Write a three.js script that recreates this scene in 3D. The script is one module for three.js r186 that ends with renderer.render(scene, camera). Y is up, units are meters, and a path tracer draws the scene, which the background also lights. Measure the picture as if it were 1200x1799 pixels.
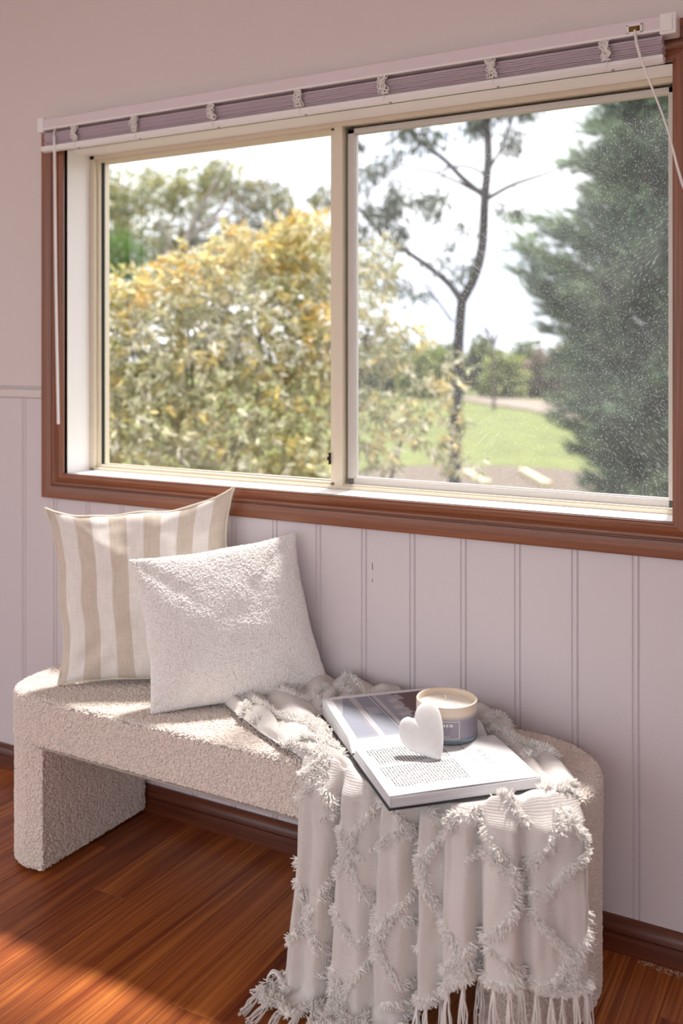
import * as THREE from 'three';
import { ImprovedNoise } from 'three/addons/math/ImprovedNoise.js';
import { mergeGeometries, toCreasedNormals, mergeVertices } from 'three/addons/utils/BufferGeometryUtils.js';
import { RoundedBoxGeometry } from 'three/addons/geometries/RoundedBoxGeometry.js';
import { MeshSurfaceSampler } from 'three/addons/math/MeshSurfaceSampler.js';

// ---------------------------------------------------------------- camera, sky, sun, exposure
const W = 1200, H = 1799, FOCAL = 1694, HORIZON = 628, YAW = 29.41 * Math.PI / 180;
const scene = new THREE.Scene();
const camera = new THREE.PerspectiveCamera(2 * Math.atan(H / 2 / FOCAL) * 180 / Math.PI, W / H, 0.05, 600);
camera.position.set(0, 1.35, 2.23);
camera.rotation.y = YAW;
camera.setViewOffset(W, H, 0, H / 2 - HORIZON, W, H);      // level camera, lens shifted down
camera.focus = 2.25; camera.userData.fStop = 2.1;

const noise = new ImprovedNoise();
const fbm = (x, y, z, n = 4) => { let s = 0, a = 1, t = 0; for (let i = 0; i < n; i++) { s += a * noise.noise(x, y, z); t += a; a *= 0.5; x *= 2.03; y *= 2.03; z *= 2.03; } return s / t; };
const SUNDIR = new THREE.Vector3(-0.02, 1, -0.49).normalize(), clampOne = (x) => Math.min(1, Math.max(-1, x));
const SKY = 2.35, SUN = 8.2, EXPOSURE = 0.97;
{
  const w = 512, h = 256, d = new Float32Array(w * h * 4);   // even bright overcast with soft blue-grey cloud bellies, the same all round apart from the added sun glow
  for (let j = 0; j < h; j++) for (let i = 0; i < w; i++) {
    const el = ((j + 0.5) / h - 0.5) * Math.PI, az = (i + 0.5) / w * 2 * Math.PI, y = Math.sin(el), x = Math.cos(el) * Math.cos(az), z = Math.cos(el) * Math.sin(az);
    const c = THREE.MathUtils.smoothstep(fbm(x * 3.1 + 5, y * 6 + 2, z * 3.1 + 9, 4), -0.12, 0.3), o = (j * w + i) * 4;
    const glow = 4 * Math.exp(-((Math.acos(clampOne(x * SUNDIR.x + y * SUNDIR.y + z * SUNDIR.z)) / 0.24) ** 2)), L = y < -0.02 ? 0.28 : 1;   // aureole added round the hazy sun to widen its light
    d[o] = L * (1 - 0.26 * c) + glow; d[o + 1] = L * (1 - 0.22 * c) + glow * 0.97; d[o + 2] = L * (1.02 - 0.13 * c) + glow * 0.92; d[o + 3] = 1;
  }
  const t = new THREE.DataTexture(d, w, h, THREE.RGBAFormat, THREE.FloatType);
  t.mapping = THREE.EquirectangularReflectionMapping; t.magFilter = t.minFilter = THREE.LinearFilter; t.needsUpdate = true;
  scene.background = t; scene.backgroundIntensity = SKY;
}
const sun = new THREE.DirectionalLight(new THREE.Color(1, 0.95, 0.87), SUN);   // hazy sun, high behind the window wall
sun.position.copy(SUNDIR).multiplyScalar(35); sun.target.position.set(0, 0, 0);
sun.castShadow = true; sun.shadow.radius = 12; sun.shadow.mapSize.set(2048, 2048);
Object.assign(sun.shadow.camera, { left: -30, right: 30, top: 30, bottom: -30, near: 1, far: 120 });
scene.add(sun, sun.target);
const renderer = new THREE.WebGLRenderer({ antialias: true });
renderer.toneMapping = THREE.LinearToneMapping; renderer.toneMappingExposure = EXPOSURE;
renderer.shadowMap.enabled = true;

// ---------------------------------------------------------------- helpers
const V = (x, y, z) => new THREE.Vector3(x, y, z);
function rng(a) { return () => { a = (a + 0x6d2b79f5) | 0; let t = Math.imul(a ^ (a >>> 15), 1 | a); t = (t + Math.imul(t ^ (t >>> 7), 61 | t)) ^ t; return ((t ^ (t >>> 14)) >>> 0) / 4294967296; }; }
const ss = THREE.MathUtils.smoothstep, lerp = THREE.MathUtils.lerp, clamp = THREE.MathUtils.clamp;
const FW = V(-Math.sin(YAW), 0, -Math.cos(YAW)), RT = V(Math.cos(YAW), 0, -Math.sin(YAW)), EYE = camera.position.clone();
const at = (px, py, depth) => EYE.clone().addScaledVector(FW, depth).addScaledVector(RT, (px - 600) / FOCAL * depth).add(V(0, (HORIZON - py) / FOCAL * depth, 0));
const GROUND = -2.5, onGround = (px, py) => at(px, py, FOCAL * (EYE.y - GROUND) / (py - HORIZON));

const taken = {};
function numbered(name) { const n = taken[name] = (taken[name] ?? -1) + 1; return n ? `${name}_${String(n).padStart(3, '0')}` : name; }
function shade(o) { o.castShadow = o.receiveShadow = true; return o; }
function thing(name, label, category, pos = [0, 0, 0], group) {      // a Group at the thing's base
  const o = new THREE.Group(); o.name = numbered(name); o.position.set(...pos); scene.add(o);
  o.userData = { label, category }; if (group) o.userData.group = group;
  return o;
}
function setting(name, label, category) {
  const o = new THREE.Group(); o.name = name; scene.add(o); o.userData = { kind: 'structure', label, category }; return o;
}
// a part of a thing; its geometry is given in world coordinates
function part(name, geo, mat, parent, label) {
  const m = shade(new THREE.Mesh(geo, mat)); m.name = name;
  let p = parent; const off = V(0, 0, 0); while (p && p !== scene) { off.add(p.position); p = p.parent; }
  m.position.copy(off).negate(); if (label) m.userData.label = label;
  parent.add(m); return m;
}
function stuff(name, geo, mat, mats4, parent, colors) {              // uncountable pieces: one InstancedMesh in world coordinates
  const m = shade(new THREE.InstancedMesh(geo, mat, mats4.length)); m.name = name; m.userData.kind = 'stuff';
  mats4.forEach((q, i) => { m.setMatrixAt(i, q); if (colors) m.setColorAt(i, colors[i]); });
  let p = parent; const off = V(0, 0, 0); while (p && p !== scene) { off.add(p.position); p = p.parent; }
  m.position.copy(off).negate(); parent.add(m); return m;
}
function box(x0, x1, y0, y1, z0, z1, r = 0.0015) {
  const g = r ? new RoundedBoxGeometry(x1 - x0, y1 - y0, z1 - z0, 1, Math.min(r, (x1 - x0) / 2.1, (y1 - y0) / 2.1, (z1 - z0) / 2.1)) : new THREE.BoxGeometry(x1 - x0, y1 - y0, z1 - z0).toNonIndexed();
  g.clearGroups();
  g.translate((x0 + x1) / 2, (y0 + y1) / 2, (z0 + z1) / 2); return worldUV(g);
}
function worldUV(g) {                                                  // uv in metres, by the way each face points
  const p = g.attributes.position, n = g.attributes.normal, uv = new Float32Array(p.count * 2);
  for (let i = 0; i < p.count; i++) {
    const x = p.getX(i), y = p.getY(i), z = p.getZ(i), a = Math.abs(n.getX(i)), b = Math.abs(n.getY(i)), c = Math.abs(n.getZ(i));
    if (c >= a && c >= b) { uv[2 * i] = x; uv[2 * i + 1] = y; } else if (a >= b) { uv[2 * i] = z; uv[2 * i + 1] = y; } else { uv[2 * i] = x; uv[2 * i + 1] = z; }
  }
  g.setAttribute('uv', new THREE.BufferAttribute(uv, 2)); return g;
}
function tube(pts, r, seg = 24, rad = 8, closed = false) {
  return new THREE.TubeGeometry(new THREE.CatmullRomCurve3(pts, closed, 'centripetal'), seg, r, rad, closed);
}
function taper(pts, r0, r1, seg = 16, rad = 7) {                       // a tube that narrows along its length
  const c = new THREE.CatmullRomCurve3(pts), g = new THREE.TubeGeometry(c, seg, 1, rad, false), p = g.attributes.position, q = V();
  for (let i = 0; i <= seg; i++) { c.getPointAt(i / seg, q); const r = lerp(r0, r1, i / seg);
    for (let j = 0; j <= rad; j++) { const k = i * (rad + 1) + j; p.setXYZ(k, q.x + (p.getX(k) - q.x) * r, q.y + (p.getY(k) - q.y) * r, q.z + (p.getZ(k) - q.z) * r); } }
  g.computeVertexNormals(); return g;
}
function grid(nu, nv, f, uvf, closed) {                                // a sheet: f(u, v) -> Vector3
  const pos = [], uv = [], idx = [];
  for (let j = 0; j <= nv; j++) for (let i = 0; i <= nu; i++) { const u = i / nu, v = j / nv, p = f(u, v); pos.push(p.x, p.y, p.z); const q = uvf ? uvf(u, v) : [u, v]; uv.push(q[0], q[1]); }
  for (let j = 0; j < nv; j++) for (let i = 0; i < nu; i++) { const a = j * (nu + 1) + i, b = a + 1, c = a + nu + 1, d = c + 1; idx.push(a, b, d, a, d, c); }
  const g = new THREE.BufferGeometry(); g.setAttribute('position', new THREE.Float32BufferAttribute(pos, 3)); g.setAttribute('uv', new THREE.Float32BufferAttribute(uv, 2)); g.setIndex(idx); g.computeVertexNormals(); return g;
}
const MTX = (p, q, s) => new THREE.Matrix4().compose(p, q, typeof s === 'number' ? V(s, s, s) : s);
const UPV = V(0, 1, 0);

// ---------------------------------------------------------------- textures and materials
function tex(w, h, f, { srgb = true, repeat = [1, 1] } = {}) {         // f(u, v) -> [r, g, b] 0..255
  const d = new Uint8Array(w * h * 4);
  for (let j = 0; j < h; j++) for (let i = 0; i < w; i++) { const c = f(i / w, j / h), o = (j * w + i) * 4; d[o] = clamp(c[0], 0, 255); d[o + 1] = clamp(c[1], 0, 255); d[o + 2] = clamp(c[2], 0, 255); d[o + 3] = 255; }
  const t = new THREE.DataTexture(d, w, h); t.magFilter = THREE.LinearFilter; t.minFilter = THREE.LinearMipmapLinearFilter; t.generateMipmaps = true;
  t.wrapS = t.wrapT = THREE.RepeatWrapping; if (srgb) t.colorSpace = THREE.SRGBColorSpace; t.repeat.set(...repeat); t.needsUpdate = true; return t;
}
const tile = (u, v, fx, fy, z, n = 3) => {                             // noise that repeats over the unit square
  let s = 0, a = 1, t = 0;
  for (let i = 0; i < n; i++) { const A = u * 2 * Math.PI, B = v * 2 * Math.PI, rx = fx / 6.28, ry = fy / 6.28; s += a * noise.noise(Math.cos(A) * rx + 31.1 * i + z, Math.sin(A) * rx + Math.cos(B) * ry + z * 1.7, Math.sin(B) * ry + 7.3 * i); t += a; a *= 0.55; fx *= 2; fy *= 2; }
  return s / t;
};
const mix3 = (a, b, t) => [lerp(a[0], b[0], t), lerp(a[1], b[1], t), lerp(a[2], b[2], t)];
const std = (o) => new THREE.MeshStandardMaterial({ roughness: 0.7, ...o });
const phy = (o) => new THREE.MeshPhysicalMaterial({ roughness: 0.7, ...o });

function woodMap(light, dark, z, along) {                              // grain runs along v (or along u)
  return tex(512, 1024, (u0, v0) => {
    const [u, v] = [u0, v0];
    const wob = tile(u, v, 3, 3, z, 2) * 0.5, line = tile(u + wob * 0.05, v, 46, 2.2, z + 3, 3), fine = tile(u, v, 210, 7, z + 8, 2), broad = tile(u, v, 6, 1.5, z + 12, 2);
    return mix3(light, dark, clamp(0.47 + line * 0.75 + fine * 0.7 + broad * 0.6, 0, 1));
  });
}
const floorMaps = [woodMap([192, 118, 58], [118, 54, 27], 1), woodMap([184, 108, 54], [110, 50, 26], 21), woodMap([170, 96, 49], [100, 44, 24], 41)];
const woodBump = (() => { const t = tex(256, 512, (u, v) => { const k = 128 + 90 * tile(u, v, 120, 5, 77, 2); return [k, k, k]; }, { srgb: false }); return t; })();
const M = {};
M.plank = floorMaps.map((map) => phy({ map, roughness: 0.4, specularIntensity: 0.35, clearcoat: 0.3, clearcoatRoughness: 0.24, bumpMap: woodBump, bumpScale: 0.0003 }));
const trimMap = woodMap([150, 90, 56], [108, 59, 34], 61);
M.trim = phy({ map: trimMap, roughness: 0.4, clearcoat: 0.35, clearcoatRoughness: 0.28, bumpMap: woodBump, bumpScale: 0.0002 });
M.base = phy({ map: woodMap([116, 58, 32], [70, 30, 17], 91), roughness: 0.38, clearcoat: 0.35, clearcoatRoughness: 0.25 });
const paintBump = tex(512, 512, (u, v) => { const k = 128 + 110 * tile(u, v, 60, 60, 5, 3); return [k, k, k]; }, { srgb: false, repeat: [3, 3] });
M.sheet = std({ color: '#ddd3d2', roughness: 0.6, bumpMap: paintBump, bumpScale: 0.0005 });
M.wall = std({ color: '#d8cfd3', roughness: 0.55, bumpMap: paintBump, bumpScale: 0.0005 });
M.wallplain = std({ color: '#dbd2d4', roughness: 0.7 });
M.ceiling = std({ color: '#f5f2f0', roughness: 0.9 });
M.white = std({ color: '#f6f4f3', roughness: 0.38, bumpMap: paintBump, bumpScale: 0.0002 });
M.alu = std({ color: '#dfd4be', roughness: 0.45, metalness: 0.1 });
M.alugrey = std({ color: '#cbc5be', roughness: 0.45, metalness: 0.15 });
M.rubber = std({ color: '#121513', roughness: 0.7 });
M.pane = phy({ color: '#ffffff', roughness: 0.02, transmission: 1, thickness: 0, ior: 1.45, specularIntensity: 0.8 });
// the right sash is dusty: dried spray and speckles stuck to the glass
const dust = tex(1024, 1024, (u, v) => {
  const speck = Math.max(0, tile(u, v, 300, 300, 14, 2) - 0.16) * 4.5, cloud = 0.5 + tile(u, v, 5, 5, 3, 3) * 0.9, k = clamp(0.38 + 0.22 * cloud + speck * (0.5 + 0.5 * cloud), 0, 1) * 255;
  return [k, k, k];
}, { srgb: false });
M.dustpane = phy({ color: '#f4f5f8', roughness: 0.40, roughnessMap: dust, transmission: 1, thickness: 0, ior: 1.45, specularIntensity: 0.25 });

// ---------------------------------------------------------------- floor: boards laid at right angles to the window wall
const ROOM = { x0: -4.4, x1: 2.4, z0: 0, z1: 4.4, h: 2.72 };
{
  const floor = setting('floor', 'reddish brown hardwood strip floor with a satin varnish', 'floor'), r = rng(11), w = 0.1125;
  part('subfloor', box(ROOM.x0 - 0.2, ROOM.x1 + 0.2, -0.12, -0.0195, -0.16, ROOM.z1 + 0.2, 0), std({ color: '#3a2a20' }), floor);
  for (let k = 0, x = -1.867 - 23 * w; x < ROOM.x1; x += w, k++) {
    if (x + w < ROOM.x0) continue;
    let z = 0.0 - r() * 1.4; const fine = x > -2.7 && x < 0;
    while (z < ROOM.z1) {
      let L = 0.8 + r() * 1.8; if (!fine) L = 3;
      const z0 = Math.max(z, 0), z1 = Math.min(z + L, ROOM.z1); z += L;
      if (z1 - z0 < 0.05) continue;
      const g = box(x + 0.0003, x + w - 0.0003, -0.0195, (r() - 0.5) * 0.0006, z0 + 0.0003, z1 - 0.0003, 0.0011);
      const uv = g.attributes.uv, ou = r() * 3, ov = r() * 3; for (let i = 0; i < uv.count; i++) uv.setXY(i, uv.getX(i) * 1.1 + ou, uv.getY(i) * 0.55 + ov);
      const pick = r();
      part('plank', g, M.plank[pick < 0.4 ? 0 : pick < 0.75 ? 1 : 2], floor);
    }
  }
}

// ---------------------------------------------------------------- window wall
const WIN = { x0: -2.256, x1: -0.409, y0: 0.984, y1: 2.005 }, TRIM = 0.092, WT = 0.17;
const mitre = (prof, a, b, inA, inB, out, n) => {                      // a moulding between two mitred ends: prof = [[width, depth]], a and b outer corners
  const pos = [], uv = [], idx = [], len = a.distanceTo(b); let run = 0;
  prof.forEach(([w, d], i) => {
    if (i) run += Math.hypot(w - prof[i - 1][0], d - prof[i - 1][1]);
    for (const [c, inn, s] of [[a, inA, 0], [b, inB, len]]) { const p = c.clone().addScaledVector(inn, w).addScaledVector(n, d); pos.push(p.x, p.y, p.z); uv.push(run * 3, s * 0.7); }
  });
  for (let i = 0; i < prof.length - 1; i++) { const k = 2 * i; idx.push(k, k + 1, k + 3, k, k + 3, k + 2); }
  let g = new THREE.BufferGeometry(); g.setAttribute('position', new THREE.Float32BufferAttribute(pos, 3)); g.setAttribute('uv', new THREE.Float32BufferAttribute(uv, 2)); g.setIndex(idx);
  g.computeVertexNormals(); return toCreasedNormals(g, 0.5);
};
{
  const wall = setting('wall_front', 'pale mauve painted wall with grooved boards below the window', 'wall');
  const { x0, x1, y0, y1 } = WIN, A = ROOM.x0, B = ROOM.x1;
  // solid wall round the opening
  part('wall_core', mergeGeometries([box(A - 0.2, x0 - 0.012, -0.12, ROOM.h, -WT, -0.011, 0), box(x1 + 0.012, B + 0.2, -0.12, ROOM.h, -WT, -0.011, 0), box(x0 - 0.012, x1 + 0.012, -0.12, y0 - 0.012, -WT, -0.011, 0), box(x0 - 0.012, x1 + 0.012, y1 + 0.012, ROOM.h, -WT, -0.011, 0)]), M.wallplain, wall);
  // plain sheet above the dado and over the window
  { const o = [[A, 1.256], [x0 - 0.06, 1.256], [x0 - 0.06, y1 + 0.06], [x1 + 0.06, y1 + 0.06], [x1 + 0.06, 1.256], [B, 1.256], [B, ROOM.h], [A, ROOM.h]].map(([x, y]) => new THREE.Vector2(x, y));
    const g = new THREE.ExtrudeGeometry(new THREE.Shape(o), { depth: 0.0082, bevelEnabled: true, bevelSize: 0.003, bevelThickness: 0.003, bevelOffset: -0.003, bevelSegments: 3 }).translate(0, 0, -0.0112); part('wall_sheet', worldUV(toCreasedNormals(g, 0.6)), M.sheet, wall); }
  part('dado_cap', box(A, x0 - 0.05, 1.218, 1.2475, -0.0112, 0.006, 0.0055), M.sheet, wall);
  part('dado_cap', box(x1 + 0.05, B, 1.218, 1.2475, -0.0112, 0.006, 0.0055), M.sheet, wall);
  // V-jointed boards with a second bead line, upright, 0.14 m wide
  const edges = []; for (let x = -2.438 - 0.1395 * 14; x < B; x += 0.1395) edges.push(x);
  for (let i = 0; i < edges.length - 1; i++) {
    const l = Math.max(edges[i], A), rgt = Math.min(edges[i + 1], B); if (rgt - l < 0.02) continue;
    const top = rgt < x0 - 0.02 || l > x1 + 0.02 ? 1.2175 : y0 - 0.03;
    const prof = [[l, -0.0112], [l, -0.0042], [l + 0.0028, 0], [rgt - 0.0150, 0], [rgt - 0.0135, -0.0032], [rgt - 0.0115, -0.0032], [rgt - 0.0100, 0], [rgt - 0.0028, 0], [rgt, -0.0042], [rgt, -0.0112]];
    const s = new THREE.Shape(prof.map(([x, z]) => new THREE.Vector2(x, -z))), g = new THREE.ExtrudeGeometry(s, { depth: top - 0.03, bevelEnabled: false });
    g.rotateX(-Math.PI / 2); g.translate(0, 0.03, 0); g.computeVertexNormals(); part('wall_board', worldUV(g), M.wall, wall);
  }
  for (const [y0c, y1c] of [[0.795, 0.815], [0.764, 0.772]]) part('paint_chip', box(-1.1655, -1.1635, y0c, y1c, -0.003, 0.0003, 0.0004), std({ color: '#2e2827', roughness: 0.9 }), wall, 'dark chip where the paint has cracked off the joint');
  // other walls and ceiling
  const T = 0.2, z1 = ROOM.z1, h = ROOM.h;
  const left = setting('wall_left', 'pale painted side wall', 'wall'), right = setting('wall_right', 'pale painted end wall', 'wall'), back = setting('wall_back', 'pale painted wall behind the viewer', 'wall');
  part('wall_body', mergeGeometries([box(A - T, A, -0.12, h, 0, 1.8, 0), box(A - T, A, 2.62, h, 1.8, z1, 0), box(A - T, A, -0.12, 0.05, 1.8, z1, 0), box(A - T, A, 0.05, 2.62, z1 - 0.2, z1, 0)]), M.wallplain, left);
  part('wall_body', box(B, B + T, -0.12, h, 0, z1, 0), M.wallplain, right);
  part('wall_body', mergeGeometries([box(A - T, -4.2, -0.12, h, z1, z1 + T, 0), box(2.2, B + T, -0.12, h, z1, z1 + T, 0), box(-4.2, 2.2, 2.62, h, z1, z1 + T, 0), box(-4.2, 2.2, -0.12, 0.05, z1, z1 + T, 0)]), M.wallplain, back);
  const c = setting('ceiling', 'flat white ceiling', 'ceiling'); part('ceiling_slab', box(A - T, B + T, h, h + 0.2, -WT, z1 + T, 0), M.ceiling, c);
  // unseen glazed doors, added and sized to light the room from side and back
  const w2 = setting('window_2', 'unseen wide glazed doors added behind the viewer for fill light', 'window'), w3 = setting('window_3', 'unseen wide glazed doors in the side wall, sized for fill light', 'window');
  for (let k = 0; k < 4; k++) { const a = -4.2 + 1.6 * k, b = a + 1.6;
    part('window_frame', mergeGeometries([box(a, a + 0.05, 0.05, 2.62, z1 + 0.05, z1 + 0.1), box(b - 0.05, b, 0.05, 2.62, z1 + 0.05, z1 + 0.1), box(a, b, 0.05, 0.13, z1 + 0.05, z1 + 0.1), box(a, b, 2.55, 2.62, z1 + 0.05, z1 + 0.1)]), M.white, w2);
    part('glass_pane', new THREE.PlaneGeometry(1.5, 2.43).translate(a + 0.8, 1.34, z1 + 0.075), M.pane, w2); }
  for (let k = 0; k < 2; k++) { const a = 1.8 + 1.2 * k, b = a + 1.2;
    part('window_frame', mergeGeometries([box(A - 0.1, A - 0.05, 0.05, 2.62, a, a + 0.05), box(A - 0.1, A - 0.05, 0.05, 2.62, b - 0.05, b), box(A - 0.1, A - 0.05, 0.05, 0.13, a, b), box(A - 0.1, A - 0.05, 2.55, 2.62, a, b)]), M.white, w3);
    part('glass_pane', new THREE.PlaneGeometry(1.1, 2.43).rotateY(Math.PI / 2).translate(A - 0.075, 1.34, a + 0.6), M.pane, w3); }
}
// casing round the window, stained timber
{
  const t = setting('trim_1', 'reddish brown stained timber casing with a beaded profile round the window', 'window casing');
  const prof = [[0, 0], [0, 0.0165], [0.0015, 0.0185], [0.004, 0.019], [0.043, 0.019], [0.0445, 0.0185], [0.0455, 0.0135], [0.0485, 0.0135], [0.0495, 0.0195], [0.0515, 0.0225], [0.055, 0.0238], [0.0595, 0.0232], [0.0625, 0.0205], [0.0645, 0.0165], [0.067, 0.0145], [0.070, 0.0150], [0.075, 0.0172], [0.081, 0.0180], [0.0865, 0.0176], [0.0885, 0.0155], [0.0895, 0.0150], [0.092, 0.0150], [0.092, -0.004]];
  const n = V(0, 0, 1), x0 = WIN.x0 - TRIM, x1 = WIN.x1 + TRIM, y0 = WIN.y0 - TRIM + 0.012, y1 = WIN.y1 + TRIM, bl = V(x0, y0 , 0), br = V(x1, y0, 0), tl = V(x0, y1, 0), tr = V(x1, y1, 0);
  const k = (TRIM - 0.012) / TRIM, IBL = V(1, k, 0), IBR = V(-1, k, 0), ITL = V(1, -1, 0), ITR = V(-1, -1, 0);
  part('casing_board', mitre(prof, bl, br, IBL, IBR, 0, n), M.trim, t);
  part('casing_board', mitre(prof, br, tr, IBR, ITR, 0, n), M.trim, t);
  part('casing_board', mitre(prof, tr, tl, ITR, ITL, 0, n), M.trim, t);
  part('casing_board', mitre(prof, tl, bl, ITL, IBL, 0, n), M.trim, t);
  const b = setting('baseboard_front', 'dark stained timber baseboard with a moulded top', 'baseboard');
  const bp = [[0, 0], [0, 0.019], [0.042, 0.019], [0.0435, 0.0185], [0.0445, 0.0145], [0.0465, 0.0145], [0.0475, 0.0165], [0.056, 0.0160], [0.0625, 0.0130], [0.0655, 0.0110], [0.0675, 0.0125], [0.0705, 0.0125], [0.0735, 0.0105], [0.0755, 0.0075], [0.0765, 0]];
  const edge = [ROOM.x0, -2.9, 0.1, ROOM.x1]; for (let i = 0; i < 3; i++) part('baseboard_length', mitre(bp, V(edge[i], 0, 0), V(edge[i + 1], 0, 0), V(0, 1, 0), V(0, 1, 0), 0, n), M.base, b);
}
// the window: white reveal boards, cream aluminium frame, fixed pane at left, sliding sash at right
{
  const { x0, x1, y0, y1 } = WIN, w = setting('window_1', 'wide aluminium sliding window with white reveals and two panes', 'window');
  const zf = -0.102, zb = -0.165;
  part('window_sill', box(x0 - 0.012, x1 + 0.012, y0 - 0.012, y0, zb, 0.009, 0.002), M.white, w);
  part('reveal_board', box(x0 - 0.012, x0, y0, y1, zb, 0.009, 0.001), M.white, w);
  part('reveal_board', box(x1, x1 + 0.012, y0, y1, zb, 0.009, 0.001), M.white, w);
  part('reveal_board', box(x0 - 0.012, x1 + 0.012, y1, y1 + 0.012, zb, 0.009, 0.001), M.white, w);
  const fr = part('window_frame', mergeGeometries([
    box(x0, x0 + 0.020, y0, y1, zb, zf), box(x1 - 0.020, x1, y0, y1, zb, zf), box(x0, x1, y1 - 0.013, y1, zb, zf), box(x0, x1, y0, y0 + 0.009, zb, zf),
    box(x0 + 0.018, -1.33, y0 + 0.008, y0 + 0.017, zb, zf - 0.012), box(x0 + 0.018, -1.33, y1 - 0.020, y1 - 0.012, zb, zf - 0.012), box(x0, x0 + 0.028, y0, y1, zb, zf - 0.014)]), M.alu, w, 'cream aluminium frame');
  part('track_rail', box(-1.32, x1 - 0.02, y0 + 0.008, y0 + 0.013, zf - 0.012, zf - 0.007, 0.001), M.alu, fr);
  part('mullion', mergeGeometries([box(-1.3375, -1.3115, y0 + 0.008, y1 - 0.012, zb, zf + 0.001), box(-1.3565, -1.338, y0 + 0.008, y1 - 0.012, zb, zf - 0.012)]), M.alu, w);
  part('gasket_and_gap_shade', mergeGeometries([box(x0 + 0.028, x0 + 0.033, y0 + 0.015, y1 - 0.018, -0.138, -0.128, 0.001), box(x0 + 0.028, -1.356, y0 + 0.016, y0 + 0.019, -0.138, -0.129, 0.001), box(-1.3085, -1.303, y0 + 0.014, y1 - 0.016, zb + 0.01, -0.135, 0), box(-1.309, x1 - 0.02, y1 - 0.0205, y1 - 0.0135, zb + 0.005, -0.135, 0)]), M.rubber, w, 'black rubber seal, with black strips for the shade in the sash gaps');  // strips beside and over the sash are gap shade put in as black
  const pl = part('glass_pane', new THREE.PlaneGeometry(-1.35 - x0, y1 - y0).translate((x0 - 1.35) / 2, (y0 + y1) / 2, -0.137), M.pane, w);
  const sx0 = -1.304, sx1 = x1 - 0.012, sy0 = y0 + 0.013, sy1 = y1 - 0.0195, s0 = -0.142, s1 = -0.118;
  const sash = part('sash', mergeGeometries([box(sx0, sx0 + 0.022, sy0, sy1, s0, s1), box(sx1 - 0.022, sx1, sy0, sy1, s0, s1), box(sx0, sx1, sy1 - 0.015, sy1, s0, s1), box(sx0, sx1, sy0, sy0 + 0.019, s0, s1), box(sx0 + 0.02, sx0 + 0.0235, sy0, sy1, s0 + 0.004, s1 - 0.006, 0.0005), box(sx0, sx1, sy0 + 0.018, sy0 + 0.0215, s0 + 0.004, s1 - 0.006, 0.0005)]), M.alugrey, w);
  const g = new THREE.PlaneGeometry(sx1 - sx0 - 0.01, sy1 - sy0 - 0.01).translate((sx0 + sx1) / 2, (sy0 + sy1) / 2, -0.131);
  worldUV(g); const uv = g.attributes.uv; for (let i = 0; i < uv.count; i++) uv.setXY(i, uv.getX(i) * 1.1, uv.getY(i) * 1.1);
  part('glass_pane', g, M.dustpane, sash, 'dusty glass pane');
  part('latch', mergeGeometries([box(-1.3605, -1.3555, 1.05, 1.083, -0.128, -0.108, 0.001), box(-1.3625, -1.356, 1.062, 1.072, -0.125, -0.104, 0.001)]), M.rubber, w, 'small black latch');
}

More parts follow.
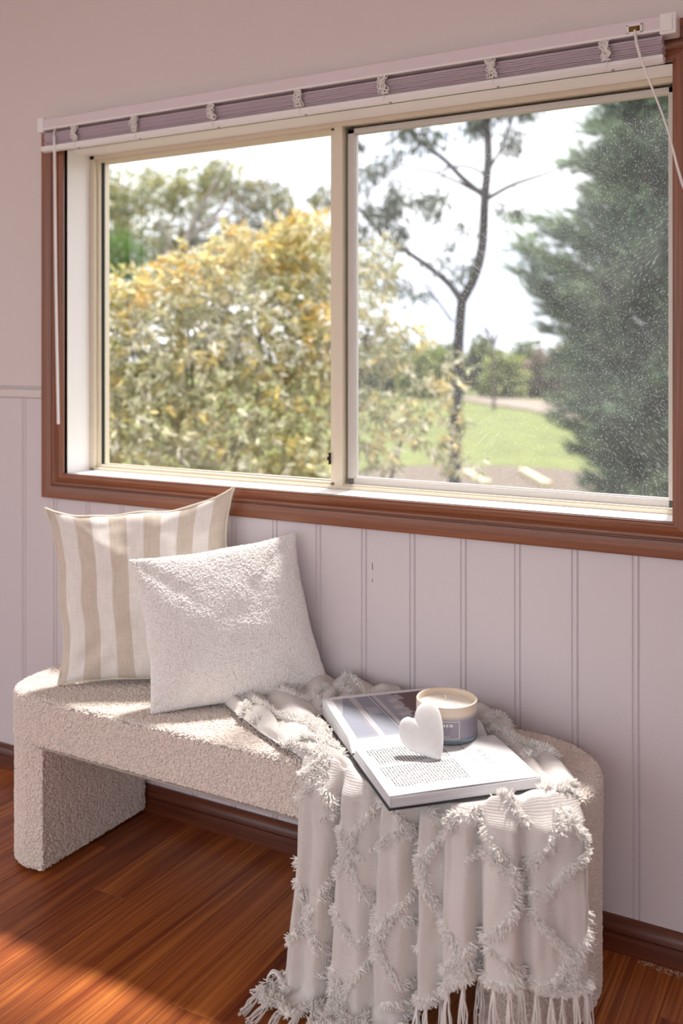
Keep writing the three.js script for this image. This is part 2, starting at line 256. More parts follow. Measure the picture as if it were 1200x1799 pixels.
// ---------------------------------------------------------------- venetian blind, drawn up under the casing head
{
  const b = thing('venetian_blind', 'white aluminium venetian blind drawn up into a stack across the top of the window', 'blind', [-1.36, 2.06, 0.05]);
  const r = rng(5), X0 = -2.300, X1 = -0.425;
  M.slat = std({ color: '#efe3ec', roughness: 0.45 }); M.blind = std({ color: '#e0d5da', roughness: 0.4 }); M.blindwhite = std({ color: '#f0eeee', roughness: 0.35 });
  const hr = part('headrail', box(X0, X1 + 0.015, 2.058, 2.094, 0.028, 0.064, 0.003), M.blind, b);
  part('lip', box(X0, X1 + 0.012, 2.0585, 2.064, 0.0630, 0.0665, 0.001), M.blindwhite, hr, 'rolled white lower edge');
  part('end_bracket', mergeGeometries([box(X0 - 0.014, X0 + 0.012, 2.053, 2.099, 0.024, 0.067, 0.002)]), M.blindwhite, b);
  const eb = part('end_bracket', box(X1 - 0.002, X1 + 0.034, 2.050, 2.097, 0.024, 0.068, 0.004), M.blindwhite, b);
  part('bracket_cover', box(X1 + 0.003, X1 + 0.026, 2.056, 2.092, 0.067, 0.0705, 0.002), M.blindwhite, eb);
  const N = 17;
  for (let k = 0; k < N; k++) {                                        // slats, slightly crowned and not quite in line
    const y = 2.0500 - k * 0.00236 + (r() - 0.5) * 0.0004, jx = (r() - 0.5) * 0.004, jz = (r() - 0.5) * 0.008, tilt = (r() - 0.5) * 0.002;
    const lens = (a) => [0.0485 + 0.0125 * Math.cos(a) + jz, y + 0.00092 * Math.sign(Math.sin(a)) * Math.pow(Math.abs(Math.sin(a)), 0.35) + 0.0012 * Math.sin(a / 2 * 0 + 1) * (1 - Math.cos(a) ** 2) * 0.3 + tilt * Math.cos(a) * 0.4];
    part('slat', grid(1, 16, (u, v) => { const [z, yy] = lens(v * 2 * Math.PI); return V(lerp(X0 + 0.012, X1 + 0.004, u) + jx, yy, z); }), M.slat, b);
  }
  // rounded bottom rail
  { const s = new THREE.Shape(); s.moveTo(-0.0145, 0.0075); s.lineTo(0.0145, 0.0075); s.quadraticCurveTo(0.0165, 0.001, 0.011, -0.0045); s.quadraticCurveTo(0, -0.0105, -0.011, -0.0045); s.quadraticCurveTo(-0.0165, 0.001, -0.0145, 0.0075);
    const g = new THREE.ExtrudeGeometry(s, { depth: X1 - X0, bevelEnabled: true, bevelSize: 0.001, bevelThickness: 0.003, bevelSegments: 2, curveSegments: 8 }); g.rotateY(Math.PI / 2); g.translate(X0 + 0.002, 2.0005, 0.049);
    const rail = part('bottom_rail', toCreasedNormals(g, 0.7), M.blindwhite, b);
    for (const x of [-2.150, -1.905, -1.620, -1.335, -1.085, -0.80, -0.53]) part('plug', new THREE.SphereGeometry(0.004, 10, 6).scale(1, 0.5, 1).translate(x, 1.9925, 0.053), std({ color: '#9a93a0' }), rail); }
  // bunched ladder cords
  M.cord = std({ color: '#ece8e4', roughness: 0.9 });
  for (const x of [-2.157, -1.918, -1.636, -1.353, -1.102, -0.814, -0.545]) {
    const gs = [];
    for (let k = 0; k < 9; k++) { const pts = []; for (let i = 0; i < 7; i++) { const f = i / 6; pts.push(V(x + (r() - 0.5) * 0.024 + 0.005 * Math.sin(f * 9 + k) + 0.004 * f, 2.058 - f * 0.046, 0.063 + 0.006 * Math.sin(f * 3.1) + r() * 0.006)); } gs.push(tube(pts, 0.0015, 22, 5)); }
    for (let k = 0; k < 5; k++) { const c = V(x + (r() - 0.5) * 0.016, 2.022 + r() * 0.028, 0.069); gs.push(tube([0, 1, 2, 3, 4].map((i) => V(c.x + 0.006 * Math.cos(i * 1.3 + k), c.y + 0.007 * Math.sin(i * 1.3), c.z + r() * 0.003)), 0.001, 14, 5, true)); }
    gs.push(tube([V(x + 0.006, 2.02, 0.066), V(x + 0.004, 2.002, 0.067), V(x, 1.992, 0.058)], 0.0009, 8, 5));
    part('ladder_cord', mergeGeometries(gs), M.cord, b);
  }
  // tilt wand at the left, on its hook
  const wd = part('tilt_wand', mergeGeometries([tube([V(-2.240, 2.030, 0.066), V(-2.241, 1.6, 0.060), V(-2.2385, 1.150, 0.052)], 0.0042, 16, 8)]), M.blindwhite, b);
  part('wand_hook', mergeGeometries([tube([V(-2.232, 2.062, 0.064), V(-2.233, 2.056, 0.069), V(-2.238, 2.044, 0.070), V(-2.240, 2.030, 0.066)], 0.0022, 14, 7), new THREE.CylinderGeometry(0.005, 0.005, 0.008, 10).translate(-2.24, 2.031, 0.066)]), M.cord, wd);
  part('wand_tip', new THREE.CylinderGeometry(0.0048, 0.0044, 0.010, 10).translate(-2.2385, 1.148, 0.052), M.blindwhite, wd);
  // cord lock and the lift cords that slant out to the right
  const lock = part('cord_lock', mergeGeometries([box(-0.497, -0.492, 2.062, 2.083, 0.0645, 0.0685, 0.001), box(-0.468, -0.463, 2.062, 2.083, 0.0645, 0.0685, 0.001), box(-0.497, -0.463, 2.0785, 2.084, 0.0645, 0.0685, 0.001), box(-0.497, -0.463, 2.0615, 2.0665, 0.0645, 0.0685, 0.001)]), M.blindwhite, b);
  part('brass_roller', mergeGeometries([box(-0.492, -0.468, 2.066, 2.079, 0.062, 0.0645, 0.0005), new THREE.CylinderGeometry(0.003, 0.003, 0.012, 8).toNonIndexed().translate(-0.474, 2.0725, 0.065)]), std({ color: '#7a5a26', metalness: 0.6, roughness: 0.4 }), lock, 'brass roller');
  part('cord_cleat', mergeGeometries([box(-0.342, -0.330, 1.335, 1.365, 0.018, 0.030, 0.001), box(-0.341, -0.331, 1.30, 1.40, 0.029, 0.036, 0.003)]), M.blindwhite, b);
  part('lift_cord', mergeGeometries([tube([V(-0.481, 2.070, 0.066), V(-0.470, 2.02, 0.085), V(-0.405, 1.84, 0.10), V(-0.375, 1.72, 0.105), V(-0.335, 1.60, 0.085), V(-0.338, 1.36, 0.036)], 0.0016, 20, 6), tube([V(-0.478, 2.070, 0.066), V(-0.467, 2.02, 0.086), V(-0.404, 1.84, 0.101), V(-0.372, 1.72, 0.107), V(-0.331, 1.60, 0.085), V(-0.334, 1.36, 0.036)], 0.0016, 20, 6)]), M.cord, b);
}

// ---------------------------------------------------------------- bench upholstered in boucle
const BENCH = { y0: 0.335, y1: 0.465, zb: 0.020, zf: 0.440, zc: 0.230, xl: -1.872, xr: -0.732, al: 0.205, ar: 0.214, b: 0.210 };
function benchEdge(th, off = 0) {                                      // outline of the bench seen from above, right end th = 0
  const B = BENCH, c = Math.cos(th), s = Math.sin(th), right = c >= 0, n = right ? 2.15 : 3.5, p = 2 / n;
  const x = Math.sign(c) * Math.abs(c) ** p * ((right ? B.ar : B.al) + off), z = Math.sign(s) * Math.abs(s) ** p * (B.b + off);
  return [(right ? B.xr : B.xl) + x, B.zc + z];
}
{
  const B = BENCH, b = thing('bench', 'cream boucle bench with rounded ends standing along the wall under the window', 'bench', [-1.3, 0, 0.23]);
  const nubBump = tex(512, 512, (u, v) => { const a = tile(u, v, 75, 75, 2, 2), c = tile(u, v, 130, 130, 9, 2), k = 128 + 110 * a + 90 * c; return [k, k, k]; }, { srgb: false, repeat: [3.5, 3.5] });
  M.boucle = std({ color: '#dcd1c8', roughness: 0.95, bumpMap: nubBump, bumpScale: 0.0016 });
  M.nub = std({ color: '#ffffff', roughness: 0.95 });
  const outline = (a0, a1, n, off) => { const o = []; for (let i = 0; i <= n; i++) { const [x, z] = benchEdge(lerp(a0, a1, i / n), off); o.push(new THREE.Vector2(x, -z)); } return o; };
  const slab = (pts, y0, y1, r) => {
    const g = new THREE.ExtrudeGeometry(new THREE.Shape(pts), { depth: y1 - y0 - 2 * r, bevelEnabled: true, bevelSize: r, bevelThickness: r, bevelOffset: -r, bevelSegments: 4, steps: 1 });
    g.rotateX(-Math.PI / 2); g.translate(0, y0 + r, 0); return worldUV(toCreasedNormals(g, 0.8));
  };
  const P2 = Math.PI / 2;
  const seatG = slab([...outline(-P2, P2, 48, 0), ...outline(P2, 3 * P2, 48, 0)].slice(0, -1), B.y0, B.y1, 0.014);
  const leftG = slab([...outline(P2 + 0.25, 3 * P2 - 0.25, 40, -0.002).filter((p) => p.x < -1.912), new THREE.Vector2(-1.9105, -(B.zb + 0.008)), new THREE.Vector2(-1.9105, -(B.zf - 0.014))], 0.012, B.y0 + 0.016, 0.009);
  const rightG = slab([...outline(-P2 + 0.25, P2 - 0.25, 40, -0.002).filter((p) => p.x > -0.70), new THREE.Vector2(-0.702, -(B.zf - 0.012)), new THREE.Vector2(-0.702, -(B.zb + 0.008))], 0.012, B.y0 + 0.016, 0.009);
  const seat = part('seat', seatG, M.boucle, b), legs = [part('leg', leftG, M.boucle, b), part('leg', rightG, M.boucle, b)];
  const ring = []; for (let i = 0; i < 64; i++) { const [x, z] = benchEdge(i / 64 * 2 * Math.PI, -0.004); ring.push(V(x, B.y1 - 0.008, z)); }
  part('seam', tube(ring, 0.0028, 220, 6, true), M.boucle, seat);
  part('seam', tube([V(-1.912, 0.33, B.zf - 0.018), V(-1.9105, 0.17, B.zf - 0.0165), V(-1.912, 0.018, B.zf - 0.018)], 0.0032, 12, 6), M.boucle, legs[0]);
  part('seam', tube([V(-1.9095, 0.33, B.zb + 0.022), V(-1.9095, 0.018, B.zb + 0.022)], 0.003, 8, 6), M.boucle, legs[0]);
  part('seam', tube([V(-1.91, B.y0 + 0.004, B.zf - 0.002), V(-1.5, B.y0 + 0.003, B.zf - 0.002), V(-0.72, B.y0 + 0.004, B.zf - 0.002)], 0.003, 60, 6), M.boucle, seat);
  for (const x of [-1.99, -0.62]) for (const z of [0.12, 0.34]) part('foot', new THREE.CylinderGeometry(0.022, 0.022, 0.016, 16).translate(x, 0.0085, z), M.rubber, b);
  // the pile: looped nubs all over what can be seen of the cover
  const r = rng(3), mats = [], cols = [], p = V(), n = V(), q = new THREE.Quaternion();
  const spread = (g, count, ok) => {
    const s = new MeshSurfaceSampler(new THREE.Mesh(g)).setRandomGenerator(r).build();
    for (let i = 0; i < count; i++) { s.sample(p, n); if (!ok(p, n)) continue;
      q.setFromUnitVectors(UPV, V(n.x + (r() - 0.5) * 0.7, n.y + (r() - 0.5) * 0.7, n.z + (r() - 0.5) * 0.7).normalize()); const k = 0.75 + r() * 0.6;
      mats.push(MTX(p.clone().addScaledVector(n, 0.0002), q, V(k * (0.8 + r() * 0.5), k * (0.7 + r() * 0.6), k))); cols.push(new THREE.Color('#e1d6ce').multiplyScalar(0.94 + r() * 0.1)); }
  };
  spread(seatG, 105000, (p, n) => n.y > -0.3 && (n.z > -0.5 || n.y > 0.3));
  spread(leftG, 24000, (p, n) => p.y < 0.34 && n.x < 0.5 && n.z > -0.4);
  spread(rightG, 26000, (p, n) => p.y < 0.34 && n.x > -0.3 && n.z > -0.6);
  spread(leftG, 20000, (p, n) => p.y < 0.34 && n.x > 0.5);
  stuff('boucle_pile', new THREE.IcosahedronGeometry(0.0027, 1), M.nub, mats, b, cols);
}

// ---------------------------------------------------------------- cushions
function cushion(c, T, o = {}) {                                       // c: corners BL, BR, TR, TL; T: half thickness
  const [bl, br, tr, tl] = c, k = o.pull ?? 0.07, ctr = bl.clone().add(br).add(tr).add(tl).multiplyScalar(0.25);
  const n = V().crossVectors(br.clone().sub(bl).add(tr.clone().sub(tl)), tl.clone().sub(bl).add(tr.clone().sub(br))).normalize(), W2 = br.distanceTo(bl), H2 = tl.distanceTo(bl);
  const flat = (u, v) => { const a = (u + 1) / 2, b = (v + 1) / 2; return bl.clone().multiplyScalar((1 - a) * (1 - b)).addScaledVector(br, a * (1 - b)).addScaledVector(tr, a * b).addScaledVector(tl, (1 - a) * b); };
  const S = (u, v, side) => {
    const wu = 1 - k * (1 - Math.pow(Math.abs(v), o.ear ?? 2.5)) * (1 + 0.25 * noise.noise(v * 2, u > 0 ? 4 : 9, o.seed)), wv = 1 - k * (o.pullv ?? 1) * (v > 0 ? 1 : o.low ?? 0.4) * (1 - Math.pow(Math.abs(u), o.ear ?? 2.5)) * (1 + 0.22 * noise.noise(u * 2.6, v > 0 ? 2 : 6, o.seed + 3));
    const p = flat(u * wu, v * wv), e = Math.sqrt(Math.max(0, (1 - u * u) * (1 - v * v)));
    const ear = 1 - 0.35 * Math.abs(u * v) ** 3, low = 1 + 0.22 * (o.belly ?? 1) * -v;                       // fuller towards the bottom
    let t = T * Math.pow(e, o.power ?? 0.85) * ear * low;
    const crease = Math.pow(e, 0.6) * (fbm(u * 2.1 + o.seed, v * 2.1, side * 3 + 1, 3) * (o.crease ?? 0.018)) + Math.exp(-(((Math.abs(u) - Math.abs(v)) / 0.13) ** 2)) * Math.abs(u * v) * e * -0.02 * (1 + noise.noise(u * 5, v * 5, o.seed));
    p.addScaledVector(n, side * (t + crease * (side > 0 ? 1 : 0.4)));
    if (o.bend) p.addScaledVector(n, o.bend(u, v));
    return p;
  };
  const N = 72, ang = (t) => Math.sin((t * 2 - 1) * Math.PI / 2);
  const side = (sd) => { const g = grid(N, N, (u, v) => S(ang(sd > 0 ? u : 1 - u), ang(v), sd), (u, v) => [(ang(sd > 0 ? u : 1 - u) + 1) / 2 * W2, (ang(v) + 1) / 2 * H2]); return g; };
  const g = mergeGeometries([side(1), side(-1)]);
  const m = mergeVertices(g, 1e-5); m.computeVertexNormals();
  return { g: m, S, n, W: W2, H: H2 };
}
{
  const c = cushion([V(-1.940, 0.469, 0.346), V(-1.515, 0.474, 0.075), V(-1.578, 0.992, 0.034), V(-2.036, 0.934, 0.303)], 0.066, { seed: 4.3, pull: 0.12, pullv: 1.5, ear: 4, low: 0.3, crease: 0.022, power: 0.8 });
  const t = thing('cushion', 'linen cushion with broad beige and white stripes and a piped edge', 'cushion', [-1.75, 0.466, 0.2]);
  const weave = tex(512, 512, (u, v) => { const k = 128 + 70 * Math.sin(u * 2 * Math.PI * 128) * 0.4 + 60 * Math.sin(v * 2 * Math.PI * 128) * 0.4 + 60 * tile(u, v, 90, 12, 6, 2); return [k, k, k]; }, { srgb: false, repeat: [9, 9] });
  const SW = 0.0475;
  const stripes = tex(1024, 512, (u, v) => {
    const s = (u * 0.57 + 0.022) / SW, f = s - Math.floor(s), beige = (Math.floor(s) % 2 === 0), th = tile(u, v, 300, 20, 3, 2) * 16 + tile(u, v, 20, 260, 8, 2) * 10;
    const edge = beige ? 1 : 0; return mix3([238, 233, 228], [213, 201, 187], edge).map((x) => x + th);
  }, { repeat: [1 / 0.57, 1 / 0.57] });
  M.linen = phy({ map: stripes, roughness: 0.9, bumpMap: weave, bumpScale: 0.0004, sheen: 0.3, sheenRoughness: 0.6, sheenColor: new THREE.Color(1, 1, 1) });
  M.piping = std({ color: '#ddd4c4', roughness: 0.9 });
  part('cover', c.g, M.linen, t);
  const ring = [], r = rng(8), lim = 0.995;
  for (let s = 0; s < 4; s++) for (let i = 0; i < 40; i++) { const f = Math.sin((i / 40 - 0.5) * Math.PI) , [u, v] = s === 0 ? [f, -1] : s === 1 ? [1, f] : s === 2 ? [-f, 1] : [-1, -f]; ring.push(c.S(u * lim, v * lim, 1).addScaledVector(c.n, 0.002 * Math.sin(i * 0.9 + s) + (r() - 0.5) * 0.002)); }
  part('piping', tube(ring, 0.0036, 420, 7, true), M.piping, t, 'cream piping round the edge');
}
{
  const c = cushion([V(-1.583, 0.468, 0.384), V(-1.270, 0.476, 0.030), V(-1.383, 0.878, 0.032), V(-1.694, 0.829, 0.338)], 0.068, { seed: 7.9, pull: 0.085, pullv: 0.75, crease: 0.007, power: 0.8 });
  const t = thing('cushion', 'plain white fleecy cushion leaning in front of the striped one', 'cushion', [-1.46, 0.466, 0.2]);
  const fleece = tex(512, 512, (u, v) => { const k = 128 + 120 * (Math.abs(tile(u, v, 70, 70, 4, 2)) * 2 - 0.4) + 50 * tile(u, v, 20, 20, 1, 2); return [k, k, k]; }, { srgb: false, repeat: [4, 4] });
  M.fleece = phy({ color: '#f2efed', roughness: 1, bumpMap: fleece, bumpScale: 0.0035, sheen: 0.4, sheenRoughness: 0.7, sheenColor: new THREE.Color(1, 1, 1) });
  part('cover', c.g, M.fleece, t);
  const r = rng(19), mats = [], cols = [], p = V(), n = V(), q = new THREE.Quaternion(), s = new MeshSurfaceSampler(new THREE.Mesh(c.g)).setRandomGenerator(r).build();
  for (let i = 0; i < 60000; i++) { s.sample(p, n); if (n.dot(c.n) < -0.35) continue;
    q.setFromUnitVectors(UPV, V(n.x + (r() - 0.5) * 0.9, n.y + (r() - 0.5) * 0.9, n.z + (r() - 0.5) * 0.9).normalize()); const k = 0.7 + r() * 0.6;
    mats.push(MTX(p.clone(), q, V(k * (0.7 + r() * 0.7), k * (0.6 + r() * 0.7), k))); cols.push(new THREE.Color('#f5f2f0').multiplyScalar(0.97 + r() * 0.05)); }
  stuff('fleece_pile', new THREE.IcosahedronGeometry(0.0021, 1), M.nub, mats, t, cols);
}

// ---------------------------------------------------------------- throw: gathered cloth over the bench, tufted in an ogee pattern
{
  const th = thing('throw_blanket', 'white tufted cotton throw with tasselled hem, draped over the bench front down to the floor', 'throw', [-0.83, 0, 0.47]);
  const TOP = BENCH.y1 + 0.010, RIM = 0.30, R0 = 0.022;
  const aStart = Math.PI / 2, straight = 0.365, arc = 0.24;            // run of the front edge: straight part, then round the end
  const rim = (s) => { const d = s * (straight + arc); if (d < straight) return { x: -1.097 + d, z: BENCH.zf + 0.006, nx: 0, nz: 1 };
    const a = Math.PI / 2 - (d - straight) / 0.225, [x, z] = benchEdge(a, 0.006), [x2, z2] = benchEdge(a, 0.05), l = Math.hypot(x2 - x, z2 - z); return { x, z, nx: (x2 - x) / l, nz: (z2 - z) / l }; };
  const back = (s) => { const e = s * s * (3 - 2 * s); return [lerp(-1.60, -0.84, s) , lerp(0.14, 0.035, Math.min(1, s * 2.2)) + 0.0 * e]; };
  const valleys = [[0.165, 0.017, 1.05], [0.325, 0.02, 0.6], [0.462, 0.022, 1.1], [0.665, 0.016, 1.0], [0.80, 0.02, 0.6], [0.07, 0.02, 0.4], [0.56, 0.02, 0.45]];
  const hangFold = (s, d) => { let w = 0; const wob = 0.03 * noise.noise(d * 3.2, 3.3, s * 2) * ss(d, 0, 0.2); for (const [c, wd, a] of valleys) w += a * Math.exp(-(((s + wob - c) / wd) ** 2)); const edge = ss(s, 0, 0.05) * (1 - ss(s, 0.95, 1) * 0.7);
    return (0.056 * (1 - Math.min(1.0, w)) * (0.55 + 0.45 * ss(d, 0, 0.2)) + 0.009 * noise.noise(s * 15, d * 2.4, 1) + 0.012 * noise.noise(s * 5 + d * 4, d * 5 - s * 4, 7) * ss(d, 0.02, 0.1) + 0.006 * noise.noise(s * 30, d * 9, 5)) * (0.3 + 0.7 * edge) + 0.003; };
  const topFold = (s, k) => { const q = s * 8.2 + 1.1 * noise.noise(s * 3, k * 2.2, 8) + k * 0.5; const ridge = Math.pow(Math.abs(Math.sin(q * Math.PI / 1.0)), 0.8); const pile = Math.exp(-((k / 0.22) ** 2)) * 0.022;
    return 0.002 + 0.019 * ridge * (1 - 0.3 * k) + 0.010 * (0.5 + noise.noise(s * 11, k * 7, 2)) + pile; };
  const drop = (s) => 0.575 - 0.07 * ss(s, 0.1, 0.3) - 0.10 * ss(s, 0.40, 0.50) - 0.075 * ss(s, 0.52, 0.66) + 0.02 * ss(s, 0.75, 0.95);
  const topLen = 0.45;
  const BK = { x: -1.012, z: 0.386 }, under = (x, z) => { const a = (x - BK.x) * 0.70 - (z - BK.z) * 0.714, w = (x - BK.x) * 0.714 + (z - BK.z) * 0.70; return ss(a, -0.035, -0.004) * (1 - ss(a, 0.326, 0.36)) * ss(w, -0.29, -0.258) * (1 - ss(w, 0.258, 0.29)); };   // pressed flat by the book
  const S = (s, t) => { const p = S0(s, t); if (t < topLen + 0.02 && p.y > 0.4735) p.y = lerp(p.y, 0.4735, under(p.x, p.z)); return p; };
  const S0 = (s, t) => {                                               // t: metres along the cloth from its back edge
    const e = rim(s);
    if (t < topLen) {
      const k = t / topLen, [bx, bz] = back(s), kk = k * k * (3 - 2 * k) * 0.25 + k * 0.75; let x = lerp(bx, e.x, kk), z = lerp(bz, e.z, kk);
      const bulge = Math.sin(Math.PI * k); x += bulge * (0.075 * ss(s, 0.6, 1) - 0.02 * (1 - s)); z += bulge * 0.02 * (1 - s) * (1 - s);
      const f = lerp(topFold(s, k), hangFold(s, 0) * 0.5 + 0.004, ss(k, 0.72, 1)), edge = ss(s, 0, 0.03) * (1 - ss(s, 0.97, 1));
      const near = ss(k, 0.9, 1); return V(x, TOP + f * lerp(0.35, 1, edge) - near * near * 0.004, z);
    }
    let d = t - topLen; const L = drop(s), f = hangFold(s, d), ang = Math.min(d / R0, Math.PI / 2);
    let out = R0 * Math.sin(ang), down = R0 * (1 - Math.cos(ang)); if (d > R0 * Math.PI / 2) { down += d - R0 * Math.PI / 2; }
    out = out * 0.45 + f * ss(d, 0, 0.05) + 0.012 * ss(d, 0.1, 0.45) * (1 - s);
    let y = TOP + 0.004 - down + (1 - ss(d, 0, 0.03)) * hangFold(s, 0) * 0.5, x = e.x + e.nx * out, z = e.z + e.nz * out;
    x -= 0.022 * ss(d, 0.2, 0.48) * Math.max(0, 1 - s * 4);
    const floorY = 0.012 + 0.012 * Math.abs(noise.noise(s * 14, d * 8, 9));
    if (y < floorY + 0.035) { const over = floorY + 0.035 - y, g = over / 0.035; y = floorY + 0.035 * Math.exp(-g); const run = over * (1 - Math.exp(-g)) * 1.0; x += -0.22 * run * (1 - ss(s, 0.05, 0.3)) ; z += run * (0.45 + 0.4 * ss(s, 0.05, 0.3)); }
    return V(x, y, z);
  };
  const Tmax = (s) => topLen + drop(s);
  const weave = tex(512, 512, (u, v) => { const k = 128 + 55 * Math.sin(u * 2 * Math.PI * 60) + 30 * Math.sin(v * 2 * Math.PI * 44) + 70 * tile(u, v, 80, 30, 4, 2); return [k, k, k]; }, { srgb: false, repeat: [7, 7] });
  M.cotton = phy({ color: '#ebe5e1', roughness: 0.95, bumpMap: weave, bumpScale: 0.0018, sheen: 0.3, sheenRoughness: 0.7, sheenColor: new THREE.Color(1, 1, 1) });
  M.yarn = std({ color: '#ece7e3', roughness: 1 }); M.tuft = std({ color: '#ffffff', roughness: 1 });
  const g = grid(300, 230, (u, v) => S(u, v * Tmax(u)), (u, v) => [u * 0.95, v * Tmax(u)]);
  part('cloth', g, M.cotton, th);
  // tufted lines: short cut fibres standing along ogee curves
  const r = rng(31), mats = [], cols = [], q = new THREE.Quaternion(), n = V();
  const normal = (s, t) => { const e = 0.004, a = S(Math.min(1, s + e), t).sub(S(Math.max(0, s - e), t)), b = S(s, t + e).sub(S(s, t - e)); return n.crossVectors(b, a).normalize().clone(); };
  const tuft = (sf, t0, t1, dens = 1) => {
    for (let t = t0; t < t1; t += 0.0017 / dens) { const s0 = sf(t); if (s0 < 0.004 || s0 > 0.996 || t > Tmax(s0) - 0.003) continue;
      const lift = 0.6 + 0.4 * noise.noise(s0 * 8, t * 9, 4), patch = noise.noise(t * 14, s0 * 5, 12); if (patch < -0.42) continue;
      let nn = normal(s0, t); const p0 = S(s0, t); if (t < topLen + 0.03 && under(p0.x, p0.z) > 0.4) continue; if (nn.dot(V(EYE.x - p0.x, EYE.y - p0.y, EYE.z - p0.z)) < 0 && t > topLen) nn.negate(); if (t <= topLen && nn.y < 0) nn.negate();
      for (let k = 0; k < 5; k++) { const p = S(clamp(s0 + (r() + r() - 1) * 0.017, 0, 1), t + (r() - 0.5) * 0.006), d = nn.clone().multiplyScalar(0.55 + r() * 0.5).add(V((r() - 0.5) * 1.5, (r() - 0.5) * 1.3 - (t > topLen ? 0.45 : 0), (r() - 0.5) * 1.2)).normalize();
        q.setFromUnitVectors(UPV, d); const l = (0.75 + r() * 0.7) * (0.8 + 0.3 * lift); mats.push(MTX(p, q, V(1 + r() * 0.5, l, 1 + r() * 0.5))); cols.push(new THREE.Color('#f6f2ee').multiplyScalar(0.97 + r() * 0.05)); } }
  };
  const period = 0.30;
  for (let k = 0; k <= 7; k++) { const c = 0.02 + k * 0.138, ph = k % 2 ? 0 : Math.PI; tuft((t) => c + 0.062 * Math.cos(2 * Math.PI * t / period + ph) + 0.012 * noise.noise(t * 6, k, 2), 0.02, 1.1, 1); }
  for (const tc of [0.10, 0.24, 0.36, 0.46, 0.575, 0.74, 0.90]) for (let s = 0; s < 1; s += 0.0035) { const t = tc + 0.03 * Math.cos(s * 2 * Math.PI * 3.6) + 0.012 * noise.noise(s * 9, tc, 1); if (noise.noise(s * 7, tc * 20, 5) > 0.12) continue; tuft(() => s, t, t + 0.002, 1); }
  for (let s = 0; s < 1; s += 0.003) { const t = Tmax(s) - 0.012; tuft(() => s, t, t + 0.002, 1); }
  const fibre = new THREE.CylinderGeometry(0.0006, 0.0013, 0.0115, 4, 1).translate(0, 0.0055, 0);
  stuff('tufting', fibre, M.tuft, mats, th, cols);
  // tassels along the hem
  const tassel = (p, dir, len, lay) => {
    const gs = [], kn = p.clone();
    for (let k = 0; k < 8; k++) { const a = k / 8 * 6.28 + r(), sp = 0.004 + 0.007 * r(), pts = [kn.clone()]; let x = kn.x, y = kn.y, z = kn.z;
      for (let i = 1; i <= 5; i++) { const f = i / 5; x = kn.x + dir.x * len * f + Math.cos(a) * sp * Math.min(1, f * 1.8) + (r() - 0.5) * 0.005; y = kn.y + dir.y * len * f + (r() - 0.5) * 0.002; z = kn.z + dir.z * len * f + Math.sin(a) * sp * Math.min(1, f * 1.8) + (r() - 0.5) * 0.004; if (y < 0.003 + 0.002 * (k % 3)) { y = 0.003 + 0.002 * (k % 3); x += (r() - 0.5) * 0.02; z += 0.012 * r(); } if (lay) y = Math.max(0.003, kn.y * (1 - f)) + 0.004 * (k % 3); pts.push(V(x, y, z)); }
      gs.push(tube(pts, 0.0014, 14, 5)); }
    gs.push(new THREE.SphereGeometry(0.0055, 8, 6).scale(1, 1.3, 1).translate(kn.x, kn.y - 0.002, kn.z));
    part('tassel', mergeGeometries(gs), M.yarn, th);
  };
  for (let i = 0; i < 17; i++) { const s = 0.425 + i * 0.0355, p = S(s, Tmax(s) - 0.004); tassel(p, V((r() - 0.5) * 0.16, -1, (r() - 0.5) * 0.1).normalize(), 0.105 + r() * 0.04); }
  for (let i = 0; i < 9; i++) { const s = 0.01 + i * 0.045, p = S(s, Tmax(s) - 0.004); tassel(p, V(-0.3 + r() * 0.4 + i * 0.05, -0.1, 0.7).normalize(), 0.05 + r() * 0.02, true); }
  for (let i = 0; i < 3; i++) { const p = S(0.004, Tmax(0) - 0.02 - i * 0.045); tassel(p, V(-1, -0.15, 0.1 - 0.25 * i).normalize(), 0.025 + r() * 0.012, true); }
  { const p = S(0.0, Tmax(0) - 0.085); part('tassel', mergeGeometries([0, 1, 2].map((k) => tube([0, 1, 2, 3, 4, 5].map((i) => V(p.x - 0.008 + 0.016 * Math.cos(i * 1.05 + k * 0.2), 0.022 + 0.018 * Math.sin(i * 1.05 + 0.3 * k), p.z + 0.004 * k)), 0.0024, 24, 6, true))), M.yarn, th); }
}

